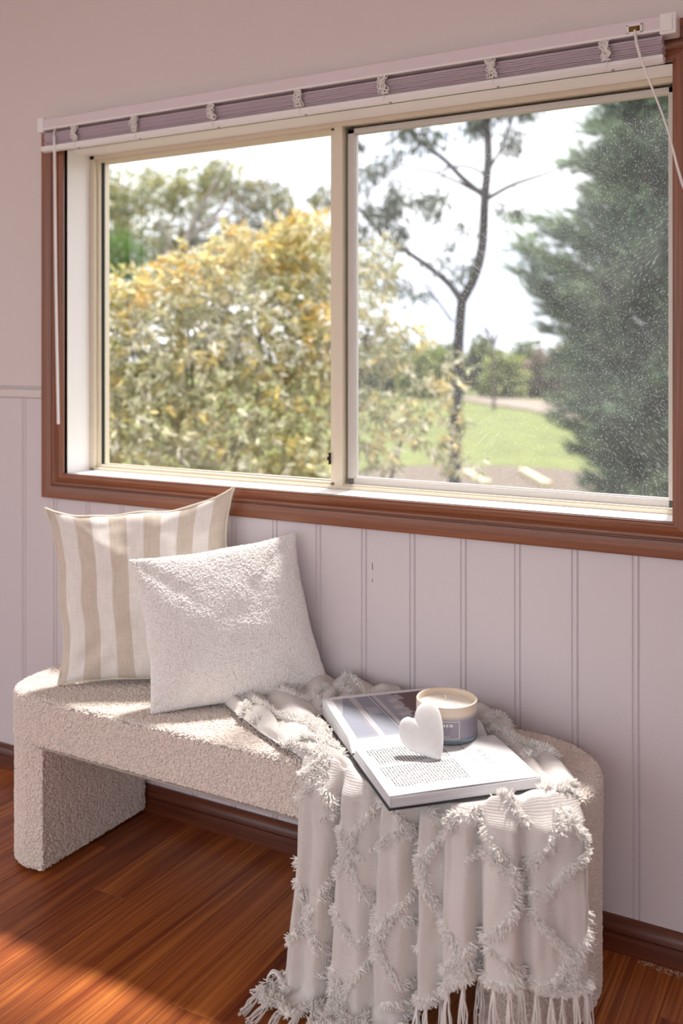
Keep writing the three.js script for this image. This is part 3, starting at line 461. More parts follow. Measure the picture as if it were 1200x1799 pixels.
// ---------------------------------------------------------------- open book, candle, marble heart
{
  const bk = thing('book', 'large open book with a photograph on one page and text on the other', 'book', [-0.95, 0.478, 0.35]);
  const D = V(0.70, 0, -0.714), Wd = V(0.714, 0, 0.70), G = V(-1.012, 0, 0.386), L = 0.322, PW = 0.252, Y0 = 0.480;
  const pt = (a, w, y) => G.clone().addScaledVector(D, a).addScaledVector(Wd, w).setY(y);
  // heights: the thick front block and the thin back block that rides up on the throw
  const topF = (w) => Y0 + 0.023 * Math.pow(ss(w, 0, 0.035), 0.7) - 0.003 * ss(w, 0.12, PW), topB = (w) => Y0 + 0.006 + 0.018 * Math.pow(ss(w, 0, 0.04), 0.7) + 0.018 * w / PW;
  const canvas = (w, h, f) => { const c = document.createElement('canvas'); c.width = w; c.height = h; f(c.getContext('2d'), w, h); const t = new THREE.CanvasTexture(c); t.colorSpace = THREE.SRGBColorSpace; t.anisotropy = 8; return t; };
  const r = rng(44);
  const textPage = canvas(800, 1000, (x, w, h) => {                    // reading direction: spine at the left, page top upwards
    x.fillStyle = '#dad9da'; x.fillRect(0, 0, w, h);
    x.font = 'italic 60px serif'; x.fillStyle = '#38363c'; x.textAlign = 'left'; x.fillText('BONACE', 300, 235);
    x.fillStyle = '#4a4a50'; x.fillRect(130, 300, 440, 4); x.font = '20px serif'; x.fillStyle = '#8a888c'; x.fillText('a la maison', 280, 340);
    for (let col = 0; col < 2; col++) for (let i = 0; i < 26; i++) { let p = 70 + col * 335, end = p + 300 - (i === 25 ? 150 : r() * 16); const y = 430 + i * 20; x.fillStyle = '#201f24'; while (p < end) { const l = 10 + r() * 34; x.fillRect(p, y, Math.min(l, end - p), 8); p += l + 6; } }
    x.font = '18px serif'; x.fillText('87', 640, 965);
  });
  const photoPage = canvas(800, 1000, (x, w, h) => {                   // a grey sofa seen beside a timber floor, white border
    x.fillStyle = '#dcdcdf'; x.fillRect(0, 0, w, h); x.save(); x.beginPath(); x.rect(45, 40, 660, 900); x.clip();
    x.fillStyle = '#a9b1c4'; x.fillRect(45, 40, 660, 900);
    const poly = (c, ...p) => { x.fillStyle = c; x.beginPath(); p.forEach(([a, b], i) => (i ? x.lineTo(a, b) : x.moveTo(a, b))); x.fill(); };
    poly('#8e7470', [45, 40], [705, 40], [705, 420], [300, 480], [45, 520]); for (let i = 0; i < 70; i++) { x.strokeStyle = i % 2 ? '#7b615d' : '#9b827c'; x.lineWidth = 2; x.beginPath(); x.moveTo(60 + i * 11, 40); x.lineTo(20 + i * 9.5, 510); x.stroke(); }
    poly('#2e2a2e', [45, 40], [330, 40], [200, 95], [45, 130]); poly('#c4cbd6', [45, 480], [705, 405], [705, 560], [45, 610]);
    poly('#eceef2', [300, 120], [430, 90], [520, 190], [560, 330], [440, 310], [340, 230]); poly('#a4aab6', [440, 310], [560, 330], [540, 350], [430, 330]);
    for (let i = 0; i < 8; i++) poly(i % 2 ? '#f0f1f4' : '#d4d8e0', [60 + i * 62, 430 + (i * 37) % 60], [150 + i * 62, 400 + (i * 53) % 70], [175 + i * 60, 500], [95 + i * 60, 540]);
    poly('#f3f4f7', [45, 600], [705, 545], [705, 575], [45, 632]); poly('#f3f4f7', [45, 650], [705, 590], [705, 600], [45, 662]);
    poly('#b7bfce', [45, 665], [705, 605], [705, 780], [45, 810]); poly('#dfe3ec', [250, 660], [360, 650], [350, 730], [240, 745]); poly('#f1f2f5', [45, 765], [705, 735], [705, 775], [45, 812]); poly('#c8c1c6', [45, 815], [705, 780], [705, 795], [45, 832]);
    poly('#b3bbcb', [45, 832], [705, 795], [705, 940], [45, 940]); poly('#eef0f4', [45, 860], [200, 900], [330, 940], [45, 940]);
    x.globalCompositeOperation = 'multiply'; x.fillStyle = '#bdb8bb'; x.fillRect(45, 40, 660, 900); x.globalCompositeOperation = 'source-over';
    x.restore();
  });
  const paperF = std({ map: textPage, roughness: 0.55 }), paperB = std({ map: photoPage, roughness: 0.6 }), edge = tex(64, 256, (u, v) => { const k = 214 + 46 * noise.noise(v * 70, u * 1.2, 3) + 24 * noise.noise(v * 190, u * 3, 8); return [k, k + 1, k + 5]; });
  const edgeM = std({ map: edge, roughness: 0.8 }), coverM = std({ color: '#26262b', roughness: 0.5 });
  // pages: top sheet and block sides
  const blockSides = (top, sgn) => { const gs = []; const pw = PW;
    gs.push(grid(1, 10, (u, v) => pt(u * L, sgn * pw - sgn * 0.004 * v, lerp(Y0, top(pw), v)), (u, v) => [u, v * 0.5]));
    for (const a of [0, L]) gs.push(grid(24, 4, (u, v) => pt(a, sgn * u * pw, lerp(Y0, top(u * pw), v)), (u, v) => [u, v * 0.5])); return mergeGeometries(gs); };
  M.both = [edgeM, coverM]; edgeM.side = THREE.DoubleSide;
  const fb = part('page_block', blockSides(topF, 1), edgeM, bk);
  const tp = grid(30, 40, (u, v) => pt(u * L, v * (PW - 0.004), topF(v * PW) + 0.0006 + 0.0015 * Math.sin(u * 3.1) * v), (u, v) => [v, u]); paperF.side = THREE.DoubleSide; paperB.side = THREE.DoubleSide;
  part('page', tp, paperF, fb, 'page of text');
  const tp2 = grid(30, 30, (u, v) => pt(u * L + 0.002, v * (PW - 0.002), topF(v * PW) - 0.0032 + 0.002 * u * v), (u, v) => [v, u]);
  part('page', tp2, std({ color: '#e9e9ee', roughness: 0.5, side: THREE.DoubleSide }), fb);
  const bb = part('page_block', blockSides(topB, -1), edgeM, bk);
  const tb = grid(30, 40, (u, v) => pt(u * L, -v * (PW - 0.004), topB(v * PW) + 0.0006), (u, v) => [1 - v, u]);
  part('page', tb, paperB, bb, 'page with a grey room photograph');
  // cover boards
  const board = (sgn, lift) => { const gs = []; for (const dy of [0, -0.003]) gs.push(grid(2, 8, (u, v) => pt(-0.004 + u * (L + 0.008), sgn * v * (PW + 0.004), Y0 - 0.0006 + lift * v + dy)));
    gs.push(grid(2, 1, (u, v) => pt(-0.004 + u * (L + 0.008), sgn * (PW + 0.004), Y0 - 0.0006 + lift - 0.003 * v))); for (const a of [-0.004, L + 0.004]) gs.push(grid(8, 1, (u, v) => pt(a, sgn * u * (PW + 0.004), Y0 - 0.0006 + lift * u - 0.003 * v))); return mergeGeometries(gs); };
  coverM.side = THREE.DoubleSide;
  part('cover_board', board(1, 0), coverM, bk, 'black cover board'); part('cover_board', board(-1, 0.0), coverM, bk, 'black cover board');
}
{
  const c = V(-0.858, 0.5045, 0.226), R = 0.0685, HH = 0.082;
  const cd = thing('candle', 'wide three-wick candle in frosted cream and grey glass, standing on the open book', 'candle', c.toArray());
  const pts = [[0, 0], [R - 0.006, 0], [R - 0.002, 0.0015], [R, 0.005], [R, HH - 0.002], [R - 0.0015, HH], [R - 0.004, HH - 0.001], [R - 0.0052, HH - 0.004], [R - 0.0052, 0.012], [R - 0.010, 0.008], [0, 0.008]].map(([x, y]) => new THREE.Vector2(x, y));
  const tint = canvasTex(1024, 256, (x, w, h) => {                     // ombre lacquer: cream rim, grey-mauve body, with the printed label
    for (let j = 0; j < h; j++) { const v = 1 - j / h; const k = ss(v, 0.60, 0.80); const a = [138, 132, 146], b = [222, 206, 188], m = mix3(a, b, k); x.fillStyle = `rgb(${m.map(Math.round)})`; x.fillRect(0, j, w, 1); }
    for (const o of [0, 1024]) { x.setTransform(1, 0, 0, 1, o, 0);
      x.strokeStyle = '#efe4e2'; x.lineWidth = 3; x.strokeRect(-37, 96, 170, 116); x.fillStyle = '#f6efee'; x.font = 'bold 25px sans-serif'; x.textAlign = 'center'; [...'LUMEN'].forEach((c, k) => x.fillText(c, 5 + k * 21, 130));
      x.fillStyle = '#5b4c5c'; for (const d of [34, 56]) { x.beginPath(); x.arc(20 + d, 142, 3, 0, 7); x.fill(); } x.fillStyle = '#5f677c'; x.font = '22px sans-serif'; x.fillText('NECTAR', 48, 168); x.fillStyle = '#6a7085'; x.font = '14px sans-serif'; x.fillText('soy wax', 48, 184); x.fillStyle = '#ecd9d6'; x.font = '12px sans-serif'; x.fillText('hand poured', 48, 202); }
    x.setTransform(1, 0, 0, 1, 0, 0);
  });
  const prof = new THREE.LatheGeometry(pts, 72, Math.PI * 0.0);
  const uv = prof.attributes.uv, ps = prof.attributes.position; for (let i = 0; i < uv.count; i++) uv.setY(i, clamp(ps.getY(i) / HH, 0.002, 0.998));
  prof.translate(c.x, c.y, c.z);
  const jar = part('jar', prof, phy({ map: tint, roughness: 0.42, clearcoat: 0.25, clearcoatRoughness: 0.35 }), cd, 'frosted glass jar, cream above and grey below');
  part('jar_base', new THREE.LatheGeometry([[0, -0.0002], [R - 0.004, -0.0002], [R + 0.0004, 0.0035], [R + 0.0004, 0.0125], [R - 0.001, 0.0135]].map(([x, y]) => new THREE.Vector2(x, y)), 72).translate(c.x, c.y, c.z), phy({ color: '#6f7f8a', roughness: 0.2, clearcoat: 0.5 }), jar, 'bare blue-grey glass foot');
  const wax = part('wax', new THREE.LatheGeometry([[0, HH - 0.0155], [0.03, HH - 0.0152], [R - 0.009, HH - 0.015], [R - 0.0053, HH - 0.0135]].map(([x, y]) => new THREE.Vector2(x, y)), 64).translate(c.x, c.y, c.z), phy({ color: '#f3eee2', roughness: 0.45 }), cd, 'smooth cream wax');
  wax.material.side = THREE.DoubleSide;
  for (const [a, l] of [[4.2, 0.012], [0.2, 0.006], [2.3, 0.007]]) part('wick', tube([V(c.x + 0.024 * Math.cos(a), c.y + HH - 0.016, c.z + 0.024 * Math.sin(a)), V(c.x + 0.024 * Math.cos(a) + 0.001, c.y + HH - 0.016 + l * 0.6, c.z + 0.024 * Math.sin(a)), V(c.x + 0.024 * Math.cos(a) - 0.002, c.y + HH - 0.015 + l, c.z + 0.024 * Math.sin(a) + 0.001)], 0.0011, 8, 6), std({ color: '#e8e2d4' }), cd);
}
function canvasTex(w, h, f) { const c = document.createElement('canvas'); c.width = w; c.height = h; f(c.getContext('2d'), w, h); const t = new THREE.CanvasTexture(c); t.colorSpace = THREE.SRGBColorSpace; return t; }
{
  const ht = thing('heart_ornament', 'smooth white marble heart ornament leaning on the candle', 'ornament', [-0.85, 0.504, 0.35]);
  // outline of the heart, tip at lower right, in metres
  const O = [[495, 868], [522, 800], [531, 700], [528, 590], [508, 480], [470, 390], [405, 340], [335, 348], [278, 392], [250, 450], [238, 502], [180, 492], [122, 520], [94, 582], [97, 660], [131, 738], [195, 792], [300, 828], [405, 856]].map(([x, y]) => V((x - 360) * 0.000208, (868 - y) * 0.000208, 0));
  const cv = new THREE.CatmullRomCurve3(O, true, 'centripetal'), NB = 140, NR = 26, T = 0.0155, ctr = V(-0.008, 0.052, 0);
  const pos = [], idx = [];
  for (const sd of [1, -1]) for (let j = 0; j <= NR; j++) for (let i = 0; i < NB; i++) { const b = cv.getPointAt(i / NB), a = j / NR * Math.PI / 2, k = Math.sin(a); pos.push(lerp(ctr.x, b.x, k), lerp(ctr.y, b.y, k), sd * T * Math.pow(Math.cos(a), 0.55)); }
  const half = (NR + 1) * NB; for (const o of [0, half]) for (let j = 0; j < NR; j++) for (let i = 0; i < NB; i++) { const a = o + j * NB + i, b = o + j * NB + (i + 1) % NB, c = a + NB, d = b + NB; if (o) idx.push(a, b, d, a, d, c); else idx.push(a, d, b, a, c, d); }
  let g = new THREE.BufferGeometry(); g.setAttribute('position', new THREE.Float32BufferAttribute(pos, 3)); g.setIndex(idx); g = mergeVertices(g, 1e-5); g.computeVertexNormals();
  g.scale(1.04, 1.04, 1.04); g.rotateX(-0.42); g.rotateY(0.38); g.translate(-0.843, 0.5045, 0.374);
  const marble = tex(256, 256, (u, v) => { const k = 232 + 8 * tile(u, v, 8, 8, 3, 3) - 4 * Math.max(0, 1 - Math.abs(tile(u, v, 4, 4, 6, 3)) * 9); return [k, k, k - 1]; }, { repeat: [6, 6] });
  part('heart_body', worldUV(g), phy({ map: marble, roughness: 0.4 }), ht);
}
// grit and flaking varnish on the floor along the baseboard
{
  const r = rng(71), mats = [], cols = [], q = new THREE.Quaternion();
  for (let i = 0; i < 260; i++) { const x = -0.50 + r() * 0.16, d = Math.abs(r() - r()); q.setFromEuler(new THREE.Euler(r() * 3, r() * 3, r() * 3)); mats.push(MTX(V(x + 0.02, 0.001, 0.021 + d * 0.03 * (1 - Math.abs(x + 0.42) * 5)), q, V(0.4 + r(), 0.3 + r() * 0.5, 0.4 + r()))); cols.push(new THREE.Color().setHSL(0.08, 0.25, 0.25 + r() * 0.5)); }
  const g = stuff('floor_grit', new THREE.TetrahedronGeometry(0.0016), std({ roughness: 0.9 }), mats, scene, cols); g.userData.label = 'pale grit lying along the foot of the baseboard'; g.userData.category = 'grit';
}

// ---------------------------------------------------------------- outdoors, two and a half metres below the floor
function leafGeo(w, fold = 0.25, bend = 0.2) {                         // a lance-shaped leaf of length 1 along +y
  const p = [[0, 0, 0]], st = [[0.22, 0.75], [0.5, 1], [0.78, 0.6]], idx = [];
  for (const [y, k] of st) p.push([-w * k / 2, y, fold * w * k / 2 - bend * y * y * 0.5], [w * k / 2, y, fold * w * k / 2 - bend * y * y * 0.5]);
  p.push([0, 1, -bend * 0.5]); idx.push(0, 2, 1); for (let i = 0; i < 2; i++) { const a = 1 + 2 * i; idx.push(a, a + 1, a + 3, a, a + 3, a + 2); } idx.push(5, 6, 7);
  const g = new THREE.BufferGeometry(); g.setAttribute('position', new THREE.Float32BufferAttribute(p.flat(), 3)); g.setIndex(idx); g.computeVertexNormals(); return g;
}
M.leaf = phy({ color: '#ffffff', roughness: 0.62, transmission: 0.25, thickness: 0, specularIntensity: 0.5 });
M.leafdull = phy({ color: '#ffffff', roughness: 0.85, transmission: 0.42, thickness: 0, specularIntensity: 0.2 });
const bark = (a, b, z) => std({ map: tex(128, 256, (u, v) => mix3(a, b, clamp(0.5 + tile(u, v, 16, 5, z, 3) * 1.3, 0, 1)), { repeat: [1, 4] }), roughness: 0.95 });
M.barkdark = bark([58, 48, 46], [28, 24, 26], 3); M.barkpale = bark([168, 158, 150], [112, 100, 94], 7); M.barkbrown = bark([104, 86, 74], [62, 50, 44], 9);
const lin = (r, g, b) => new THREE.Color().setRGB(r, g, b);
function blobLeaves(blobs, r, { len, palette, droop = 0.3, shell = 0.35, tuft = 9, spread = 0.10, more = 1 }) {   // leaves in tufts, thicker near the outside of each crown lobe
  const out = [], q = new THREE.Quaternion(), q2 = new THREE.Quaternion();
  for (const [px, py, depth, rx, ry, rz, n, pal] of blobs) {
    const c = at(px, py, depth);
    for (let k = 0; k < n * more / tuft; k++) {
      const d = V(r() * 2 - 1, r() * 2 - 1, r() * 2 - 1); if (d.length() > 1 || d.length() < 0.05) { k--; continue; } d.normalize();
      const rad = Math.pow(r(), shell) * (0.82 + 0.3 * noise.noise(d.x * 2.2 + px, d.y * 2.2, d.z * 2.2)), p = c.clone().add(V(d.x * rx * rad, d.y * ry * rad, d.z * rz * rad)), base = palette[pal ?? 0];
      const tone = base[Math.floor(r() * base.length)];
      for (let j = 0; j < tuft; j++) {
        const dir = V(d.x * 0.7 + (r() - 0.5) * 1.8, d.y * 0.5 + (r() - 0.5) * 1.5 - droop, d.z * 0.7 + (r() - 0.5) * 1.8).normalize();
        q.setFromUnitVectors(UPV, dir); q2.setFromAxisAngle(UPV, r() * 6.28); q.multiply(q2);
        const l = len * (0.65 + r() * 0.7), col = (r() < 0.75 ? tone : base[Math.floor(r() * base.length)]).clone().multiplyScalar(0.75 + r() * 0.5);
        out.push({ m: MTX(p.clone().add(V((r() - 0.5) * spread, (r() - 0.5) * spread, (r() - 0.5) * spread)), q, l), c: col, p });
      }
    }
  }
  return out;
}
const putLeaves = (name, leaves, geo, mat, parent) => stuff(name, geo, mat, leaves.map((l) => l.m), parent, leaves.map((l) => l.c));
{
  // ground
  const gm = tex(512, 512, (u, v) => { const n = tile(u, v, 40, 40, 2, 3), b = tile(u, v, 5, 5, 6, 2); return mix3([104, 110, 48], [80, 87, 36], clamp(0.5 + n * 0.9 + b * 0.8, 0, 1)); }, { repeat: [0.16, 0.16] });
  const lawn = setting('lawn', 'bright green grass sloping away beyond the window', 'lawn');
  const g = new THREE.PlaneGeometry(420, 420, 60, 60); g.rotateX(-Math.PI / 2); g.translate(-60, 0, -190);
  { const p = g.attributes.position; for (let i = 0; i < p.count; i++) p.setY(i, GROUND + 0.25 * noise.noise(p.getX(i) * 0.05, 1, p.getZ(i) * 0.05) * ss(-p.getZ(i), 6, 30)); g.computeVertexNormals(); }
  part('grass', worldUV(g), std({ map: gm, roughness: 0.95 }), lawn);
  const patch = (name, pts, y, mat) => { const w = pts.map(([a, b]) => onGround(a, b)), s = new THREE.Shape(new THREE.CatmullRomCurve3(w.map((p) => V(p.x, -p.z, 0)), true).getPoints(60).map((p) => new THREE.Vector2(p.x, p.y))), e = new THREE.ExtrudeGeometry(s, { depth: y + 0.3, bevelEnabled: false }); e.rotateX(-Math.PI / 2); e.translate(0, GROUND - 0.3, 0); part(name, worldUV(e), mat, lawn); };
  const bounce_paving = std({ color: '#a89f9b', roughness: 0.9 }), bounce_terrace = setting('bounce_terrace', 'unseen pale slab added round the house to bounce light into the room', 'bounce_terrace');  // unseen slab added round the house to bounce neutral light indoors
  part('bounce_paving', mergeGeometries([box(-16, 14, GROUND - 0.2, -0.16, ROOM.z1 + 0.2, 18, 0), box(-16, ROOM.x0 - 0.2, GROUND - 0.2, -0.16, -0.1, ROOM.z1 + 0.2, 0), box(ROOM.x1 + 0.2, 14, GROUND - 0.2, -0.16, -0.1, ROOM.z1 + 0.2, 0)]), bounce_paving, bounce_terrace);
  const soil = tex(256, 256, (u, v) => mix3([112, 98, 84], [78, 67, 57], clamp(0.5 + tile(u, v, 30, 30, 4, 3) * 1.3, 0, 1)), { repeat: [0.4, 0.4] });
  patch('bare_soil', [[600, 836], [760, 822], [900, 824], [1010, 832], [1090, 840], [1150, 900], [1000, 930], [600, 930]], 0.10, std({ map: soil, roughness: 1 }));
  part('added_mulch_bed', box(-14, 12, GROUND - 0.2, GROUND + 0.3, -9, -0.17, 0), std({ map: soil, roughness: 1 }), lawn);  // unseen brown bed added below the window to cut green bounce from the grass
  patch('dirt_track', [[820, 697], [900, 702], [1020, 712], [1100, 726], [1100, 748], [1010, 742], [930, 722], [820, 705]], 0.12, std({ color: '#7d7064', roughness: 1 }));
  const log = (a, b, label) => { const p = onGround(...a), q = onGround(...b), t = thing('timber_sleeper', label, 'timber', [p.x, GROUND, p.z]), gg = new RoundedBoxGeometry(0.30, 0.26, p.distanceTo(q), 2, 0.03); gg.lookAt(q.clone().sub(p)); gg.translate((p.x + q.x) / 2, GROUND + 0.16, (p.z + q.z) / 2); part('beam', gg, std({ color: '#b3a688', roughness: 0.9 }), t); };
  log([818, 840], [856, 862], 'pale timber sleeper on bare soil beside the foot of the thin dark tree'); log([918, 838], [962, 864], 'pale timber sleeper on bare soil between the thin dark tree and the conifer');
}
{ // golden-green shrub close outside the left pane
  const r = rng(101), t = thing('shrub', 'dense leafy shrub with grey green and golden leaves filling the left pane', 'shrub', (() => { const p = at(420, 628, 6.9); return [p.x, GROUND, p.z]; })());
  const pal = [[lin(0.405, 0.393, 0.217), lin(0.567, 0.559, 0.400), lin(0.297, 0.318, 0.145), lin(0.595, 0.470, 0.157), lin(0.720, 0.680, 0.557), lin(0.486, 0.457, 0.242)], [lin(0.604, 0.467, 0.145), lin(0.622, 0.407, 0.097), lin(0.561, 0.528, 0.348), lin(0.540, 0.508, 0.217), lin(0.720, 0.680, 0.484), lin(0.675, 0.585, 0.242)], [lin(0.460, 0.470, 0.302), lin(0.675, 0.635, 0.484), lin(0.324, 0.318, 0.157), lin(0.675, 0.546, 0.242)]];
  const blobs = [[170, 640, 6.5, 0.60, 0.62, 0.5, 2400], [310, 620, 6.7, 0.65, 0.62, 0.6, 3000], [450, 580, 6.9, 0.60, 0.68, 0.6, 3000], [540, 500, 7.1, 0.38, 0.42, 0.4, 1500], [230, 790, 6.3, 0.70, 0.55, 0.5, 2600], [420, 780, 6.5, 0.70, 0.60, 0.5, 2800], [555, 690, 6.8, 0.42, 0.7, 0.45, 1900, 2],
    [230, 520, 6.6, 0.36, 0.25, 0.3, 700, 1], [340, 480, 6.8, 0.42, 0.26, 0.35, 900, 1], [440, 440, 7.0, 0.40, 0.24, 0.35, 900, 1], [545, 420, 7.1, 0.30, 0.26, 0.3, 700, 1], [560, 590, 6.7, 0.25, 0.3, 0.2, 500, 1], [510, 860, 6.4, 0.6, 0.3, 0.4, 900, 2], [300, 930, 6.3, 0.9, 0.4, 0.5, 1500, 2],
    [640, 600, 7.0, 0.28, 0.55, 0.3, 900, 2], [655, 470, 7.3, 0.28, 0.34, 0.25, 380, 2], [700, 600, 7.1, 0.30, 0.32, 0.25, 420, 2], [660, 760, 6.8, 0.42, 0.40, 0.3, 620, 2], [745, 740, 6.8, 0.30, 0.46, 0.3, 360, 2], [795, 690, 6.9, 0.18, 0.38, 0.2, 170, 2], [810, 800, 6.9, 0.20, 0.22, 0.2, 90, 2]];
  const leaves = blobLeaves(blobs, r, { len: 0.066, palette: pal, droop: 0.45, shell: 0.42, tuft: 10, spread: 0.05, more: 1.5 });
  leaves.sort((a, b) => a.p.distanceToSquared(EYE) - b.p.distanceToSquared(EYE));
  const geo = leafGeo(0.25), mats = new Map();
  const near = leaves.filter((l) => { const d = l.p.clone().sub(EYE), z = d.dot(FW), x = 600 + FOCAL * d.dot(RT) / z, y = HORIZON - FOCAL * d.y / z; return x > 180 && x < 860 && y < 830; }).slice(0, 300), pick = new Set(near);
  for (const l of near) { const key = Math.round(l.c.r * 14) + '_' + Math.round(l.c.g * 14) + '_' + Math.round(l.c.b * 14); if (!mats.has(key)) { const m = M.leaf.clone(); m.color.copy(l.c); mats.set(key, m); }
    const o = shade(new THREE.Mesh(geo, mats.get(key))); o.name = 'leaf'; l.m.decompose(o.position, o.quaternion, o.scale); o.position.sub(t.position); t.add(o); }
  putLeaves('foliage', leaves.filter((l) => !pick.has(l)), geo, M.leaf, t);
  const foot = (dx) => V(t.position.x + dx, GROUND, t.position.z);
  for (const [dx, px, py, d] of [[-0.25, 230, 600, 6.5], [-0.1, 330, 560, 6.7], [0, 460, 520, 6.9], [0.15, 545, 480, 7.1], [0.3, 650, 560, 7.0], [0.35, 720, 720, 6.8]]) { const e = at(px, py, d), f = foot(dx); part('stem', taper([f, f.clone().lerp(e, 0.4).add(V(0.1 * dx, 0.2, 0)), e], 0.04, 0.008, 14, 6), M.barkbrown, t); }
}
{ // tall spreading tree behind the shrub
  const r = rng(202), D = 24, b0 = at(320, 628, D), t = thing('tree', 'tall spreading grey green tree with bare pale branches behind the golden shrub', 'tree', [b0.x, GROUND, b0.z], 0);
  const pal = [[lin(0.325, 0.350, 0.188), lin(0.425, 0.425, 0.213), lin(0.250, 0.263, 0.175), lin(0.500, 0.450, 0.200)], [lin(0.300, 0.275, 0.200), lin(0.225, 0.250, 0.175), lin(0.400, 0.375, 0.225)]];
  const bl = [[205, 350, 1.0, 1.0], [270, 345, 1.0, 0.95], [330, 340, 0.9, 0.85], [390, 310, 0.75, 0.7], [430, 350, 0.9, 0.75, 1], [480, 350, 0.7, 0.6, 1], [180, 420, 1.1, 1.0], [260, 430, 1.2, 0.9], [350, 420, 1.2, 0.9, 1], [440, 420, 1.1, 0.8, 1], [510, 390, 0.7, 0.5, 1], [570, 350, 0.5, 0.42, 1], [560, 420, 0.9, 0.6, 1], [150, 330, 0.9, 0.8], [500, 470, 1.4, 0.8, 1], [300, 520, 2.0, 1.0, 1]];
  const blobs = bl.map(([px, py, rx, ry, p]) => [px, py, D, rx, ry, rx, 1500 * rx * ry, p]);
  putLeaves('foliage', blobLeaves(blobs, r, { len: 0.15, palette: pal, droop: 0.5, shell: 0.5, tuft: 9, spread: 0.2 }), leafGeo(0.3), M.leafdull, t);
  const P = (a, b, d = D - 0.9) => at(a, b, d);
  part('trunk', taper([V(b0.x, GROUND, b0.z), at(318, 560, D), P(322, 430)], 0.22, 0.11, 14, 8), M.barkpale, t);
  for (const [pts, w] of [[[[322, 436], [345, 378], [385, 312], [418, 250]], 0.085], [[[334, 420], [372, 388], [402, 340], [404, 300]], 0.06], [[[345, 402], [420, 372], [480, 352]], 0.05], [[[440, 368], [470, 320], [492, 286]], 0.03], [[[310, 450], [280, 390], [262, 350]], 0.04], [[[420, 420], [424, 375], [420, 345]], 0.035]]) part('branch', taper(pts.map(([a, b]) => P(a, b)), w, 0.018, 14, 6), M.barkpale, t);
  const s = thing('shrub', 'rounded bright green shrub at the left edge of the left pane', 'shrub', (() => { const p = at(205, 628, 15); return [p.x, GROUND, p.z]; })());
  putLeaves('foliage', blobLeaves([[200, 450, 15, 0.62, 0.5, 0.5, 2600], [180, 520, 15, 0.7, 0.6, 0.5, 1800], [240, 500, 15, 0.4, 0.5, 0.4, 1200]], rng(9), { len: 0.09, palette: [[lin(0.10, 0.19, 0.045), lin(0.15, 0.25, 0.06), lin(0.07, 0.13, 0.04)]], droop: 0, shell: 0.4, tuft: 9, spread: 0.12 }), leafGeo(0.16), M.leafdull, s);
  part('stem', taper([s.position.clone(), at(205, 560, 15), at(205, 470, 15)], 0.08, 0.03, 8, 6), M.barkbrown, s);
}
{ // thin dark gum tree in the right pane
  const r = rng(303), D = 18, b0 = at(797, 628, D), t = thing('tree', 'thin dark trunked gum tree with sparse drooping leaves in the right pane', 'tree', [b0.x, GROUND, b0.z]);
  const P = (a, b) => at(a, b, D), B = (pts, w0, w1, n = 'branch') => part(n, taper(pts.map(([a, b]) => P(a, b)), w0 * 1.25, w1 * 1.7, 24, 8), M.barkdark, t);
  part('trunk', taper([V(b0.x, GROUND, b0.z), P(798, 830), P(802, 700), P(807, 580), P(812, 522)], 0.135, 0.10, 26, 9), M.barkdark, t);
  B([[812, 528], [832, 490], [846, 440], [852, 345], [858, 270], [853, 200], [848, 120]], 0.088, 0.04);
  B([[811, 530], [790, 500], [755, 470], [712, 440], [660, 400], [625, 360]], 0.055, 0.02); B([[795, 566], [770, 530], [752, 505], [740, 490]], 0.025, 0.012); B([[852, 345], [815, 315], [780, 280], [738, 250], [712, 222], [700, 190]], 0.05, 0.016); B([[852, 345], [800, 318], [755, 300], [700, 290]], 0.028, 0.01);
  B([[856, 310], [830, 295], [800, 292], [770, 300]], 0.024, 0.012); B([[858, 348], [900, 325], [950, 308], [1005, 288]], 0.04, 0.012); B([[858, 300], [878, 265], [892, 225], [905, 190]], 0.03, 0.012); B([[700, 430], [690, 460], [670, 480]], 0.02, 0.008); B([[790, 285], [770, 330], [752, 380]], 0.014, 0.005); B([[900, 325], [918, 350], [915, 380]], 0.012, 0.004); B([[848, 430], [830, 460], [815, 480]], 0.014, 0.005);
  const cl = [[850, 200, 34, 120], [835, 225, 26, 80], [880, 190, 34, 90], [925, 200, 30, 80], [900, 240, 24, 50], [940, 175, 20, 40], [712, 228, 30, 80], [735, 245, 24, 60], [768, 236, 24, 50], [700, 265, 16, 20], [672, 292, 26, 80], [655, 305, 16, 30], [694, 340, 26, 80], [690, 365, 24, 70], [676, 378, 18, 40], [740, 350, 26, 60], [765, 365, 22, 60], [778, 345, 18, 30], [700, 405, 22, 60], [705, 420, 16, 30], [912, 375, 16, 60], [880, 365, 10, 18], [816, 400, 16, 24], [790, 430, 12, 18], [816, 470, 16, 34], [808, 490, 12, 20], [628, 256, 12, 40], [648, 365, 16, 40], [640, 400, 30, 90], [670, 440, 30, 70], [640, 330, 14, 20], [890, 262, 14, 24], [770, 460, 24, 24], [740, 520, 30, 40], [1000, 290, 10, 12], [640, 480, 40, 110], [690, 500, 36, 80]];
  putLeaves('foliage', blobLeaves(cl.map(([a, b, w, n]) => [a, b, D + (r() - 0.5) * 0.8, w / 94 * 1.45, w / 94 * 1.15, w / 94 * 1.2, n * 2.3]), r, { len: 0.155, palette: [[lin(0.11, 0.13, 0.08), lin(0.15, 0.165, 0.11), lin(0.08, 0.09, 0.06)]], droop: 0.9, shell: 0.8, tuft: 5, spread: 0.2 }), leafGeo(0.22), M.leafdull, t);
}
